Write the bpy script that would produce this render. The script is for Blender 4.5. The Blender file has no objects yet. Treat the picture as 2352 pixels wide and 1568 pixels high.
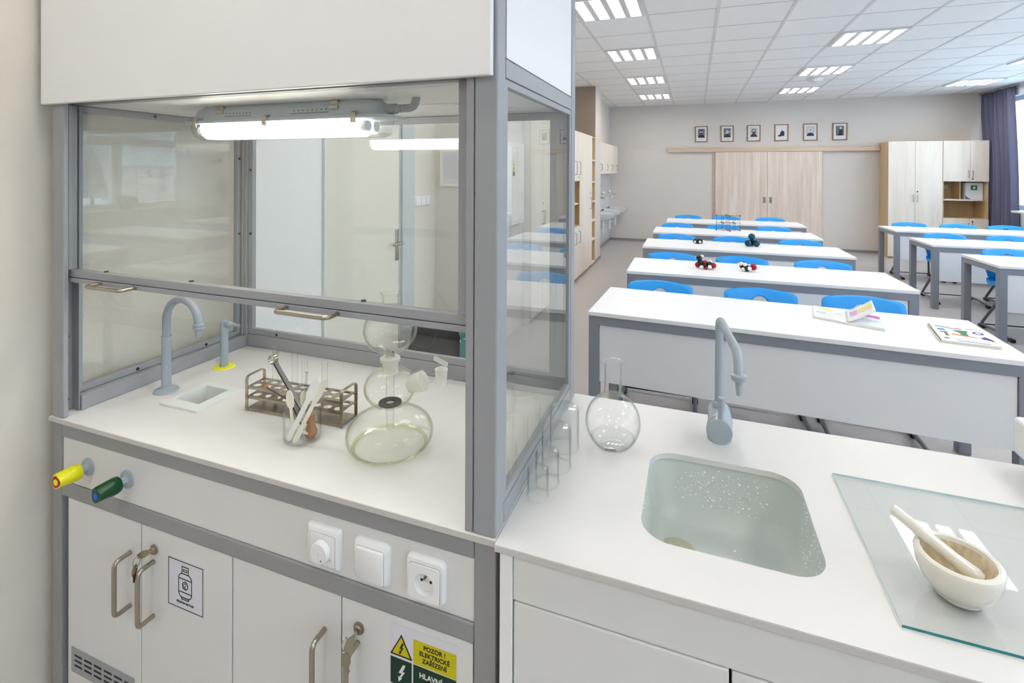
import bpy, bmesh, math, random
from mathutils import Vector, Matrix
SC = bpy.context.scene
COL = SC.collection
PI = math.pi
rnd = random.Random(7)

# ---------------------------------------------------------------- materials
def lin(h):
    h = h.lstrip('#')
    v = [int(h[i:i + 2], 16) / 255 for i in (0, 2, 4)]
    return tuple(c / 12.92 if c <= .04045 else ((c + .055) / 1.055) ** 2.4 for c in v) + (1,)

def pm(name, colour, rough=.5, metal=0, spec=.5, noise=None, bump=None, coat=0, trans=0, ior=1.45, emit=None):
    m = bpy.data.materials.new(name); m.use_nodes = True
    nt = m.node_tree; b = nt.nodes['Principled BSDF']
    c = lin(colour) if isinstance(colour, str) else tuple(colour) + (1,)
    b.inputs['Base Color'].default_value = c
    b.inputs['Roughness'].default_value = rough
    b.inputs['Metallic'].default_value = metal
    b.inputs['Specular IOR Level'].default_value = spec
    b.inputs['IOR'].default_value = ior
    b.inputs['Coat Weight'].default_value = coat
    b.inputs['Transmission Weight'].default_value = trans
    if emit:
        b.inputs['Emission Color'].default_value = lin(emit[0]); b.inputs['Emission Strength'].default_value = emit[1]
    if noise or bump:
        tc = nt.nodes.new('ShaderNodeTexCoord')
    if noise:                                  # (scale, amount, stretch xyz)
        sc, am, st = noise
        mp = nt.nodes.new('ShaderNodeMapping'); mp.inputs['Scale'].default_value = st
        nz = nt.nodes.new('ShaderNodeTexNoise'); nz.inputs['Scale'].default_value = sc; nz.inputs['Detail'].default_value = 6
        mx = nt.nodes.new('ShaderNodeMix'); mx.data_type = 'RGBA'
        mx.inputs[6].default_value = tuple(x * (1 - am) for x in c[:3]) + (1,)
        mx.inputs[7].default_value = tuple(min(1, x * (1 + am)) for x in c[:3]) + (1,)
        nt.links.new(tc.outputs['Object'], mp.inputs['Vector']); nt.links.new(mp.outputs[0], nz.inputs['Vector'])
        nt.links.new(nz.outputs['Fac'], mx.inputs[0]); nt.links.new(mx.outputs[2], b.inputs['Base Color'])
    if bump:                                   # (scale, strength)
        nb = nt.nodes.new('ShaderNodeTexNoise'); nb.inputs['Scale'].default_value = bump[0]; nb.inputs['Detail'].default_value = 4
        bp = nt.nodes.new('ShaderNodeBump'); bp.inputs['Strength'].default_value = bump[1]; bp.inputs['Distance'].default_value = .002
        nt.links.new(tc.outputs['Object'], nb.inputs['Vector']); nt.links.new(nb.outputs['Fac'], bp.inputs['Height'])
        nt.links.new(bp.outputs['Normal'], b.inputs['Normal'])
    return m

def wood(name, light, dark, axis=2, rough=.45):
    m = bpy.data.materials.new(name); m.use_nodes = True
    nt = m.node_tree; b = nt.nodes['Principled BSDF']; b.inputs['Roughness'].default_value = rough
    tc = nt.nodes.new('ShaderNodeTexCoord'); mp = nt.nodes.new('ShaderNodeMapping')
    s = [5.5, 5.5, 5.5]; s[axis] = .35; mp.inputs['Scale'].default_value = s
    n1 = nt.nodes.new('ShaderNodeTexNoise'); n1.inputs['Scale'].default_value = 2.2; n1.inputs['Detail'].default_value = 8; n1.inputs['Roughness'].default_value = .62
    mp2 = nt.nodes.new('ShaderNodeMapping'); s2 = [40, 40, 40]; s2[axis] = 1.2; mp2.inputs['Scale'].default_value = s2
    n2 = nt.nodes.new('ShaderNodeTexNoise'); n2.inputs['Scale'].default_value = 2; n2.inputs['Detail'].default_value = 4
    ad = nt.nodes.new('ShaderNodeMath'); ad.operation = 'MULTIPLY_ADD'; ad.inputs[1].default_value = .35
    cr = nt.nodes.new('ShaderNodeValToRGB')
    cr.color_ramp.elements[0].position = .45; cr.color_ramp.elements[0].color = lin(dark)
    cr.color_ramp.elements[1].position = .85; cr.color_ramp.elements[1].color = lin(light)
    L = nt.links.new
    L(tc.outputs['Object'], mp.inputs[0]); L(mp.outputs[0], n1.inputs['Vector'])
    L(tc.outputs['Object'], mp2.inputs[0]); L(mp2.outputs[0], n2.inputs['Vector'])
    L(n2.outputs['Fac'], ad.inputs[0]); L(n1.outputs['Fac'], ad.inputs[2]); L(ad.outputs[0], cr.inputs[0])
    L(cr.outputs[0], b.inputs['Base Color'])
    return m

def thin(name, clear, edge, f0=.04, power=3.0, rough=0.0):
    """thin-walled clear glass: straight transmission with a Schlick mirror reflection; tint deepens along the wall"""
    m = bpy.data.materials.new(name); m.use_nodes = True
    nt = m.node_tree; nt.nodes.clear(); N = nt.nodes.new; L = nt.links.new
    out = N('ShaderNodeOutputMaterial'); geo = N('ShaderNodeNewGeometry')
    dot = N('ShaderNodeVectorMath'); dot.operation = 'DOT_PRODUCT'
    L(geo.outputs['Normal'], dot.inputs[0]); L(geo.outputs['Incoming'], dot.inputs[1])
    ab = N('ShaderNodeMath'); ab.operation = 'ABSOLUTE'; L(dot.outputs['Value'], ab.inputs[0])
    om = N('ShaderNodeMath'); om.operation = 'SUBTRACT'; om.inputs[0].default_value = 1; L(ab.outputs[0], om.inputs[1]); om.use_clamp = True
    p5 = N('ShaderNodeMath'); p5.operation = 'POWER'; p5.inputs[1].default_value = 5; L(om.outputs[0], p5.inputs[0])
    fr = N('ShaderNodeMath'); fr.operation = 'MULTIPLY_ADD'; fr.inputs[1].default_value = 1 - f0; fr.inputs[2].default_value = f0; L(p5.outputs[0], fr.inputs[0])
    pe = N('ShaderNodeMath'); pe.operation = 'POWER'; pe.inputs[1].default_value = power; L(om.outputs[0], pe.inputs[0])
    mc = N('ShaderNodeMix'); mc.data_type = 'RGBA'; mc.inputs[6].default_value = tuple(clear) + (1,); mc.inputs[7].default_value = tuple(edge) + (1,)
    L(pe.outputs[0], mc.inputs[0])
    tr = N('ShaderNodeBsdfTransparent'); L(mc.outputs[2], tr.inputs[0])
    gl = N('ShaderNodeBsdfGlossy'); gl.inputs['Roughness'].default_value = rough
    mx = N('ShaderNodeMixShader'); L(fr.outputs[0], mx.inputs[0]); L(tr.outputs[0], mx.inputs[1]); L(gl.outputs[0], mx.inputs[2])
    L(mx.outputs[0], out.inputs[0])
    return m

def emission(name, colour, strength):
    m = bpy.data.materials.new(name); m.use_nodes = True
    nt = m.node_tree; nt.nodes.clear()
    o = nt.nodes.new('ShaderNodeOutputMaterial'); e = nt.nodes.new('ShaderNodeEmission')
    e.inputs[0].default_value = lin(colour); e.inputs[1].default_value = strength
    nt.links.new(e.outputs[0], o.inputs[0]); return m

M = {}
M['white'] = pm('white_laminate', (.88, .87, .85), .38, spec=.4)
M['topwhite'] = pm('white_worktop', (.75, .735, .715), .33, spec=.4, noise=(3, .012, (1, 1, 1)))
M['deskwhite'] = pm('desk_white', (.87, .87, .88), .4, spec=.4)
M['deskedge'] = pm('desk_edge_band', (.62, .62, .64), .45)
M['edge'] = pm('worktop_edge', (.60, .57, .54), .45)
M['panelwhite'] = pm('modesty_panel_white', (.80, .81, .83), .45, spec=.35)
M['frontgrey'] = pm('counter_front_white', (.745, .74, .715), .4, spec=.4)
M['alu'] = pm('grey_coated_aluminium', (.33, .337, .35), .40, metal=.0, spec=.6)
M['alu_d'] = pm('grey_coated_steel', (.30, .30, .30), .4, spec=.5)
M['deskframe'] = pm('slate_grey_frame', (.255, .275, .32), .42, spec=.5)
M['chairtube'] = pm('grey_steel_tube', (.17, .175, .19), .3, metal=.3)
M['black'] = pm('black_plastic', (.012, .012, .014), .45)
M['dark'] = pm('dark_gap', (.02, .02, .02), .8)
M['blue'] = pm('blue_plastic', (.02, .36, .90), .32, spec=.5, bump=(400, .05))
M['wall'] = pm('beige_wall_paint', (.72, .67, .63), .85, spec=.2, noise=(1.2, .02, (1, 1, 1)), bump=(160, .12))
M['wallwhite'] = pm('white_wall_paint', (.84, .85, .87), .8, spec=.2)
M['conifer'] = pm('hazy_conifer', (.13, .17, .15), 1)
M['wallwarm'] = pm('cream_wall_paint', (.75, .685, .60), .85, spec=.2, noise=(1.5, .03, (1, 1, 1)), bump=(160, .2))
M['wallbrown'] = pm('taupe_wall_paint', (.36, .29, .23), .85, spec=.2)
M['tilewhite'] = pm('white_wall_tile', (.74, .74, .78), .2)
M['ceil'] = pm('ceiling_tile', (.92, .92, .92), .9, spec=.1, noise=(90, .03, (1, 1, 1)))
M['grid'] = pm('ceiling_grid_grey', (.74, .74, .75), .6)
M['gridd'] = pm('ceiling_shadow_gap_grey', (.60, .60, .61), .8)
M['floor'] = pm('speckled_vinyl_floor', (.50, .46, .445), .36, spec=.35, noise=(60, .14, (1, 1, 1)))
M['base'] = pm('baseboard_grey', (.30, .29, .30), .5)
M['birch'] = wood('birch_laminate', '#F3EADF', '#E8DACA', 2)
M['birchd'] = wood('birch_side', '#E0C49A', '#CDAE82', 2)
M['acacia'] = wood('acacia_laminate', '#EFE2D7', '#D6C0AE', 2)
M['acaciah'] = wood('acacia_rail', '#E2CDBA', '#C8AE98', 0)
M['chrome'] = pm('chrome', (.75, .75, .76), .12, metal=1)
M['nickel'] = pm('brushed_nickel', (.42, .37, .30), .28, metal=1)
M['brass'] = pm('aged_brass', (.38, .33, .24), .3, metal=1)
M['steelrack'] = pm('tarnished_steel', (.42, .36, .28), .36, metal=1, noise=(26, .55, (1, 1, 2)))
M['steel'] = pm('polished_steel', (.45, .42, .39), .2, metal=1)
M['taps'] = pm('grey_epoxy_tap', (.38, .43, .48), .18, spec=.5)
M['ceramic'] = pm('white_ceramic', (.80, .80, .80), .12, spec=.5, coat=.3)
M['porcelain'] = pm('ivory_porcelain', (.80, .77, .69), .16, spec=.5, coat=.4)
M['sinkgrey'] = pm('pale_green_grey_sink', (.63, .68, .645), .28, spec=.4, noise=(7, .06, (1, 1, 1)))
M['cupsink'] = pm('white_polypropylene', (.76, .79, .76), .35)
M['drain'] = pm('olive_drain', (.50, .50, .36), .4)
M['plate'] = pm('white_switch_plastic', (.86, .86, .86), .25, spec=.5)
M['gap'] = pm('grey_joint', (.25, .25, .25), .7)
M['yellow'] = pm('yellow_plastic', (.80, .76, .01), .35)
M['yellowflange'] = pm('yellow_flange', (.92, .88, .05), .4)
M['green'] = pm('dark_green_plastic', (.0, .06, .014), .35)
M['redp'] = pm('red_cap', (.42, .0, .006), .5)
M['bluep'] = pm('blue_cap', (.01, .13, .75), .5)
M['paper'] = pm('sticker_paper', (.72, .71, .76), .6)
M['ink'] = pm('black_ink', (.008, .008, .01), .6)
M['sgn_y'] = pm('sign_yellow', (.60, .52, .0), .55)
M['sgn_g'] = pm('sign_green', (.0, .035, .012), .55)
M['sgn_w'] = pm('sign_white', (.78, .78, .78), .55)
M['glass'] = thin('window_glass_pane', (.965, .98, .97), (.80, .86, .83), .045, 4)
M['hoodglass'] = thin('hood_glass_pane', (.988, .994, .986), (.84, .90, .86), .055, 4)
M['labglass'] = thin('lab_glassware', (.997, .998, .997), (.72, .75, .74), .025, 5)
M['kippglass'] = thin('old_yellowish_glassware', (.998, .998, .990), (.80, .81, .66), .018, 4.5)
M['plateglass'] = thin('plate_glass_face', (.988, .996, .996), (.85, .93, .92), .05, 4)
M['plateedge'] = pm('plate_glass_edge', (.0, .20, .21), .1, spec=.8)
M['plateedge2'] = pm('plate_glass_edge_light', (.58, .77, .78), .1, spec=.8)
def frosted(name, colour, see):
    m = pm(name, colour, .45); nt = m.node_tree
    tr = nt.nodes.new('ShaderNodeBsdfTransparent'); tl = nt.nodes.new('ShaderNodeBsdfTranslucent'); tl.inputs[0].default_value = tuple(colour) + (1,)
    a = nt.nodes.new('ShaderNodeMixShader'); a.inputs[0].default_value = .35; c = nt.nodes.new('ShaderNodeMixShader'); c.inputs[0].default_value = see
    L = nt.links.new; L(nt.nodes['Principled BSDF'].outputs[0], a.inputs[1]); L(tl.outputs[0], a.inputs[2])
    L(a.outputs[0], c.inputs[1]); L(tr.outputs[0], c.inputs[2]); L(c.outputs[0], nt.nodes['Material Output'].inputs[0])
    return m
M['frost'] = frosted('frosted_glass', (.93, .92, .84), .42)
M['greenrim'] = thin('thick_greenish_glass_rim', (.955, .962, .87), (.78, .80, .54), .05, 2.0)
M['rodglass'] = thin('solid_glass_rod', (.93, .94, .92), (.45, .48, .44), .08, 1.6)
M['water'] = thin('clear_water', (.99, .995, .995), (.72, .76, .76), .03, 3)
M['drops'] = pm('water_beads', (.90, .93, .91), .05, spec=.8)
M['yliq'] = pm('yellow_liquid', (.90, .80, .42), .1, trans=.5, ior=1.34)
M['rubber'] = pm('black_rubber', (.03, .03, .032), .7)
M['ivory'] = pm('ivory_plastic', (.86, .82, .68), .4)
M['whitepl'] = pm('white_plastic_spatula', (.90, .89, .85), .35)
M['brown'] = pm('brown_glaze', (.38, .16, .06), .25)
M['lampbody'] = pm('grey_lamp_housing', (.50, .57, .62), .35)
M['conduit'] = pm('grey_conduit', (.38, .41, .43), .45)
M['lampclear'] = thin('clear_polycarbonate', (.96, .97, .97), (.62, .66, .68), .06, 2.5, .05)
M['lamptube'] = emission('fluorescent_tube', '#FFF8EC', 7.5)
M['strip'] = emission('ceiling_light_strip', '#FFFBF4', 9.0)
M['frame_br'] = pm('brown_picture_frame', (.30, .15, .04), .4)
M['matw'] = pm('picture_mat', (.78, .78, .79), .7)
M['phot_d'] = pm('photograph_dark', (.02, .02, .028), .4)
M['phot_m'] = pm('photograph_grey', (.16, .16, .18), .4)
M['phot_l'] = pm('photograph_light', (.55, .55, .56), .4)
M['curtain'] = pm('slate_blue_curtain', (.15, .15, .23), .9, spec=.1, noise=(300, .1, (1, 1, .3)))
M['pvc'] = pm('white_window_frame', (.80, .81, .82), .35)
M['bag'] = pm('black_cloth', (.022, .022, .026), .8)
M['teal'] = pm('teal_plastic', (.05, .26, .28), .5)
M['doorcream'] = pm('cream_door_leaf', (.78, .74, .62), .35, spec=.45)
M['doorframe'] = pm('pale_grey_door_frame', (.52, .56, .56), .45)
M['hillm'] = pm('wooded_hill', (.32, .35, .36), 1, noise=(.05, .5, (1, 1, 1)))
M['bounceground'] = pm('pale_bounce_ground', (.78, .80, .83), 1)  # ground kept very pale so daylight bounces up onto the ceiling
M['houset'] = pm('house_wall', (.60, .52, .44), .9)
M['roof'] = pm('house_roof', (.45, .45, .47), .9)
M['leafg'] = pm('green_leaves', (.04, .09, .03), .6)
M['pot'] = pm('terracotta_pot', (.35, .16, .09), .7)
M['atomk'] = pm('black_atom', (.006, .006, .008), .18)
M['atomr'] = pm('red_atom', (.42, .0, .012), .18)
M['atomw'] = pm('white_atom', (.82, .80, .74), .25)
M['atomb'] = pm('petrol_blue_atom', (.0, .055, .095), .15)
M['atomg'] = pm('green_atom', (.0, .22, .06), .35)
M['rod'] = pm('dark_rod', (.05, .02, .025), .4)
M['pagew'] = pm('page_white', (.80, .80, .80), .6)
M['cover'] = pm('book_cover_cream', (.72, .70, .58), .4)
M['pink'] = pm('print_pink', (.62, .13, .42), .6)
M['lilac'] = pm('print_lilac', (.62, .42, .68), .6)
M['pyel'] = pm('print_yellow', (.80, .72, .22), .6)
M['pblu'] = pm('print_blue', (.03, .25, .55), .6)
M['plblu'] = pm('print_pale_blue', (.50, .68, .80), .6)
M['pgrn'] = pm('print_green', (.04, .20, .09), .6)
M['porg'] = pm('print_orange', (.70, .20, .02), .6)
M['pbrn'] = pm('print_brown', (.12, .07, .06), .6)
M['pnavy'] = pm('print_navy', (.03, .03, .16), .6)
M['residue'] = pm('powder_residue', (.72, .56, .38), .8, noise=(110, .55, (1, 1, .3)))

# ---------------------------------------------------------------- mesh builder
def circ(n, r=1, a0=0): return [(r * math.cos(a0 + 2 * PI * i / n), r * math.sin(a0 + 2 * PI * i / n)) for i in range(n)]

def rrect(x0, x1, y0, y1, r, n=6):
    out = []
    for cx, cy, a in ((x1 - r, y1 - r, 0), (x0 + r, y1 - r, PI / 2), (x0 + r, y0 + r, PI), (x1 - r, y0 + r, 1.5 * PI)):
        for i in range(n + 1):
            t = a + PI / 2 * i / n
            out.append((cx + r * math.cos(t), cy + r * math.sin(t)))
    return out

def arc_path(pts, r, n=6):
    """round the inner corners of a polyline"""
    P = [Vector(p) for p in pts]; out = [P[0]]
    for i in range(1, len(P) - 1):
        a, b, c = P[i - 1], P[i], P[i + 1]
        u = (a - b).normalized(); v = (c - b).normalized()
        k = min(r, (a - b).length * .49, (c - b).length * .49)
        p, q = b + u * k, b + v * k
        for j in range(n + 1):
            t = j / n
            out.append(p * (1 - t) ** 2 + b * 2 * t * (1 - t) + q * t * t)
    out.append(P[-1]); return out

class MB:
    def __init__(s): s.bm = bmesh.new()
    def box(s, x0, x1, y0, y1, z0, z1, mi=0):
        v = [s.bm.verts.new(p) for p in ((x0, y0, z0), (x1, y0, z0), (x1, y1, z0), (x0, y1, z0), (x0, y0, z1), (x1, y0, z1), (x1, y1, z1), (x0, y1, z1))]
        for f in ((0, 3, 2, 1), (4, 5, 6, 7), (0, 1, 5, 4), (1, 2, 6, 5), (2, 3, 7, 6), (3, 0, 4, 7)):
            q = s.bm.faces.new([v[i] for i in f]); q.material_index = mi
        return s
    def obox(s, c, half, ax, ay, az):
        c = Vector(c); ax, ay, az = Vector(ax).normalized() * half[0], Vector(ay).normalized() * half[1], Vector(az).normalized() * half[2]
        v = [s.bm.verts.new(c + ax * i + ay * j + az * k) for k in (-1, 1) for i, j in ((-1, -1), (1, -1), (1, 1), (-1, 1))]
        for f in ((0, 3, 2, 1), (4, 5, 6, 7), (0, 1, 5, 4), (1, 2, 6, 5), (2, 3, 7, 6), (3, 0, 4, 7)): s.bm.faces.new([v[i] for i in f])
        return s
    def ring_loft(s, rings, cap0=True, cap1=True, closed=True, mi=0):
        R = [[s.bm.verts.new(p) for p in r] for r in rings]
        n = len(R[0])
        for a, b in zip(R, R[1:]):
            for i in range(n if closed else n - 1):
                j = (i + 1) % n
                f = s.bm.faces.new((a[i], a[j], b[j], b[i])); f.material_index = mi
        if cap0: s.bm.faces.new(list(reversed(R[0]))).material_index = mi
        if cap1: s.bm.faces.new(R[-1]).material_index = mi
        return s
    def tube(s, path, r, n=10, caps=True):
        P = [Vector(p) for p in path]
        rad = r if isinstance(r, (list, tuple)) else [r] * len(P)
        t = (P[1] - P[0]).normalized()
        up = Vector((0, 0, 1)) if abs(t.z) < .9 else Vector((1, 0, 0))
        u = t.cross(up).normalized(); rings = []
        for i, p in enumerate(P):
            if i == 0: tt = P[1] - P[0]
            elif i == len(P) - 1: tt = P[-1] - P[-2]
            else: tt = (P[i + 1] - P[i]).normalized() + (P[i] - P[i - 1]).normalized()
            tt.normalize(); u = (u - tt * u.dot(tt)).normalized(); w = tt.cross(u)
            rings.append([p + (u * x + w * y) * rad[i] for x, y in circ(n)])
        return s.ring_loft(rings, caps, caps)
    def cyl(s, p0, p1, r0, r1=None, n=20): return s.tube([p0, p1], [r0, r0 if r1 is None else r1], n)
    def lathe(s, prof, c, n=32, axis='z', cap0=False, cap1=False):
        c = Vector(c); rings = []
        ex, ey, ez = {'z': ((1, 0, 0), (0, 1, 0), (0, 0, 1)), 'y': ((1, 0, 0), (0, 0, 1), (0, -1, 0)), 'x': ((0, 1, 0), (0, 0, 1), (1, 0, 0))}[axis] if isinstance(axis, str) else axis
        ex, ey, ez = Vector(ex), Vector(ey), Vector(ez)
        for r, z in prof: rings.append([c + ex * x + ey * y + ez * z for x, y in circ(n, max(r, 1e-5))])
        return s.ring_loft(rings, cap0, cap1)
    def sphere(s, c, r, n=16, sq=1.0):
        k = max(5, n // 2); pr = []
        for i in range(k + 1):
            a = PI * (i + .03 * (1 if i == 0 else -1 if i == k else 0)) / k
            pr.append((r * math.sin(a), -r * sq * math.cos(a)))
        return s.lathe(pr, c, n, cap0=True, cap1=True)
    def prism(s, poly, d0, d1, plane='xy'):
        f = {'xy': lambda a, b, d: (a, b, d), 'xz': lambda a, b, d: (a, d, b), 'yz': lambda a, b, d: (d, a, b)}[plane]
        s.ring_loft([[f(a, b, d0) for a, b in poly], [f(a, b, d1) for a, b in poly]]); return s
    def plate(s, outer, holes, d0, d1, plane='xy'):
        """flat sheet with holes between depth d0 and d1"""
        f = {'xy': lambda a, b, d: (a, b, d), 'xz': lambda a, b, d: (a, d, b), 'yz': lambda a, b, d: (d, a, b)}[plane]
        t = bmesh.new(); ed = []
        for lp in [outer] + holes:
            v = [t.verts.new((a, b, 0)) for a, b in lp]
            ed += [t.edges.new((v[i], v[(i + 1) % len(v)])) for i in range(len(v))]
        bmesh.ops.triangle_fill(t, edges=ed, use_beauty=True, use_dissolve=False)
        t.verts.index_update()
        for d, flip in ((d0, True), (d1, False)):
            V = [s.bm.verts.new(f(v.co.x, v.co.y, d)) for v in t.verts]
            for fc in t.faces:
                ids = [V[v.index] for v in fc.verts]
                s.bm.faces.new(ids)
        t.free()
        for lp in [outer] + holes:
            a = [s.bm.verts.new(f(x, y, d0)) for x, y in lp]; b = [s.bm.verts.new(f(x, y, d1)) for x, y in lp]
            for i in range(len(lp)):
                j = (i + 1) % len(lp); s.bm.faces.new((a[i], a[j], b[j], b[i]))
        bmesh.ops.remove_doubles(s.bm, verts=s.bm.verts[:], dist=1e-6)
        return s
    def grid(s, fn, nu, nv, mi=0):
        V = [[s.bm.verts.new(fn(i / nu, j / nv)) for j in range(nv + 1)] for i in range(nu + 1)]
        for i in range(nu):
            for j in range(nv):
                s.bm.faces.new((V[i][j], V[i + 1][j], V[i + 1][j + 1], V[i][j + 1])).material_index = mi
        return s
    def poly(s, pts, mi=0):
        s.bm.faces.new([s.bm.verts.new(p) for p in pts]).material_index = mi; return s
    def xform(s, m): bmesh.ops.transform(s.bm, matrix=m, verts=s.bm.verts[:]); return s
    def obj(s, name, mat, parent=None, bevel=0, smooth=True, solid=0, sub=0, kind=None, seg=2, off=0, label=None):
        bmesh.ops.recalc_face_normals(s.bm, faces=s.bm.faces[:])
        me = bpy.data.meshes.new(name); s.bm.to_mesh(me); s.bm.free()
        for m_ in (mat if isinstance(mat, (list, tuple)) else [mat]): me.materials.append(M[m_] if isinstance(m_, str) else m_)
        if smooth:
            me.polygons.foreach_set('use_smooth', [True] * len(me.polygons)); me.set_sharp_from_angle(angle=math.radians(38))
        o = bpy.data.objects.new(name, me); COL.objects.link(o)
        if sub: q = o.modifiers.new('s', 'SUBSURF'); q.levels = sub; q.render_levels = sub
        if solid: q = o.modifiers.new('t', 'SOLIDIFY'); q.thickness = solid; q.offset = off
        if bevel: q = o.modifiers.new('b', 'BEVEL'); q.width = bevel; q.segments = seg; q.limit_method = 'ANGLE'; q.angle_limit = math.radians(40)
        if parent is not None:
            o.parent = parent
            if parent.type == 'EMPTY': o.matrix_parent_inverse = Matrix.Translation(-Vector(parent.location))
        if kind: o['kind'] = kind
        if label: o['label'] = label
        return o

def tag(o, label, cat, group=None):
    o['label'] = label; o['category'] = cat
    if group: o['group'] = group
    return o
def T(name, label, cat, loc=(0, 0, 0), group=None):
    o = bpy.data.objects.new(name, None); COL.objects.link(o); o.location = loc; o.empty_display_size = .05
    return tag(o, label, cat, group)
def kids(o): return list(o.children)
def dup(o, label=None, loc=None, rz=None, parent=None):
    c = o.copy(); COL.objects.link(c)
    if parent is not None:
        inv = o.matrix_parent_inverse.copy(); c.parent = parent; c.matrix_parent_inverse = inv
    for k in kids(o): dup(k, parent=c)
    if label: c['label'] = label
    if loc is not None: c.location = loc
    if rz is not None: c.rotation_euler = (0, 0, rz)
    return c
def S(name, b, mat, bevel=0, parent=None): return b.obj(name, mat, parent, bevel, kind='structure', smooth=False)
TXT = {}
def text_mesh(s, size, extrude, bold):
    cu = bpy.data.curves.new('lettering', 'FONT'); cu.body = s; cu.size = size; cu.align_x = 'CENTER'; cu.align_y = 'CENTER'; cu.extrude = extrude; cu.offset = bold
    t = bpy.data.objects.new('lettering', cu); COL.objects.link(t)
    dg = bpy.context.evaluated_depsgraph_get()
    TXT[s] = bpy.data.meshes.new_from_object(t.evaluated_get(dg))
    bpy.data.objects.remove(t); bpy.data.curves.remove(cu)
for a_ in (('CHEMIE', .040, .0001, 0), ('PROPAN BUTAN', .0072, .0002, .00018), ('POZOR !', .0115, .0001, .0003), ('ELEKTRICK\u00c9', .0115, .0001, .0003), ('ZA\u0158\u00cdZEN\u00cd', .0115, .0001, .0003), ('HLAVN\u00cd', .0135, .0001, .0004)): text_mesh(*a_)
def text(s, size, mat, name, parent, mw, extrude=0.0002, align='CENTER', bold=0.0):
    me = TXT[s]; me.transform(mw); me.materials.clear(); me.materials.append(M[mat])
    o = bpy.data.objects.new(name, me); COL.objects.link(o)
    o.parent = parent
    if parent.type == 'EMPTY': o.matrix_parent_inverse = Matrix.Translation(-Vector(parent.location))
    return o
FRONT = Matrix(((1, 0, 0, 0), (0, 0, -1, 0), (0, 1, 0, 0), (0, 0, 0, 1)))     # text plane facing -Y
def at(x, y, z, r=FRONT): return Matrix.Translation((x, y, z)) @ r

# ---------------------------------------------------------------- camera
MC = ((0.939261, 0.343177, 0.004377), (0.00536, -0.001916, -0.999984), (-0.343163, 0.939269, -0.00364))
cam = bpy.data.cameras.new('camera'); co = bpy.data.objects.new('camera', cam); COL.objects.link(co); SC.camera = co
cam.sensor_width = 36; cam.lens = 1144.24 / 2352 * 36; cam.shift_y = (393.66 - 784) / 2352; cam.clip_start = .01; cam.clip_end = 1000
rx, ry, rz = Vector(MC[0]).normalized(), Vector(MC[1]), Vector(MC[2])
rz = (rz - rx * rz.dot(rx)).normalized(); ry = rz.cross(rx)
if ry.dot(Vector(MC[1])) < 0: ry = -ry
R3 = Matrix((rx, -ry, -rz)).transposed()
co.matrix_world = Matrix.Translation((0, 0, 1.565)) @ R3.to_4x4()

# ---------------------------------------------------------------- room shell
ZC, YB, XR, YFR = 2.974, 11.28, 4.86, -6.5
S('floor', MB().box(-2.6, XR + .3, YFR - .2, YB + .2, -.2, 0), 'floor')
S('ceiling', MB().box(-2.6, XR + .3, YFR - .2, YB + .2, ZC, ZC + .15), 'ceil')
b = MB()
for k in range(-3, 9): b.box(.192 + .6 * k - .013, .192 + .6 * k + .013, YFR, YB, ZC - .004, ZC)
S('trim_1', b, 'grid')
b = MB()
for k in range(-18, 12): b.box(-2.0, XR, 4.675 + .603 * k - .005, 4.675 + .603 * k + .005, ZC - .002, ZC)  # grey strips stand in for the shadow gaps between the tiles
S('trim_2', b, 'gridd')
S('wall_back', MB().box(-2.6, XR + .3, YB, YB + .2, 0, ZC), 'wall')
S('wall_front', MB().box(-2.6, XR + .3, YFR - .2, YFR, 0, ZC), 'wall')
# the left wall steps in and out: behind the hood, door niche, cupboard recess, pillar, basin niche
S('wall_left', MB().prism([(-2.6, YFR), (-1.6, YFR), (-1.6, 1.42), (-1.9, 1.42), (-1.9, 3.45), (-2.6, 3.45)], 0, ZC), 'wallwarm')
S('wall_left_niche', MB().prism([(-2.6, 3.45), (-1.63, 3.45), (-1.63, 4.785), (-1.97, 4.785), (-1.97, 8.35), (-2.6, 8.35)], 0, ZC), 'wall')
S('wall_left_pillar', MB().prism([(-2.6, 8.35), (-1.56, 8.35), (-1.56, 8.85), (-1.78, 8.85), (-1.78, YB), (-2.6, YB)], 0, ZC), 'wall')
S('trim_3', MB().box(-1.98, -1.5605, 8.344, 8.35, 2.11, ZC), 'wallbrown')
b = MB()
for z0, z1 in ((0, .42), (.424, 1.22), (1.224, 1.5)): b.box(-1.78, -1.772, 8.851, YB, z0, z1)
S('trim_4', b, 'tilewhite')
S('baseboard_back', MB().box(-1.78, .4, YB - .012, YB, 0, .055).box(2.36, 3.3, YB - .012, YB, 0, .055), 'base')
S('baseboard_left', MB().box(-1.56, -1.55, 8.34, 8.85, 0, .05).box(-1.78, -1.768, 8.85, YB, 0, .05), 'base')
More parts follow.
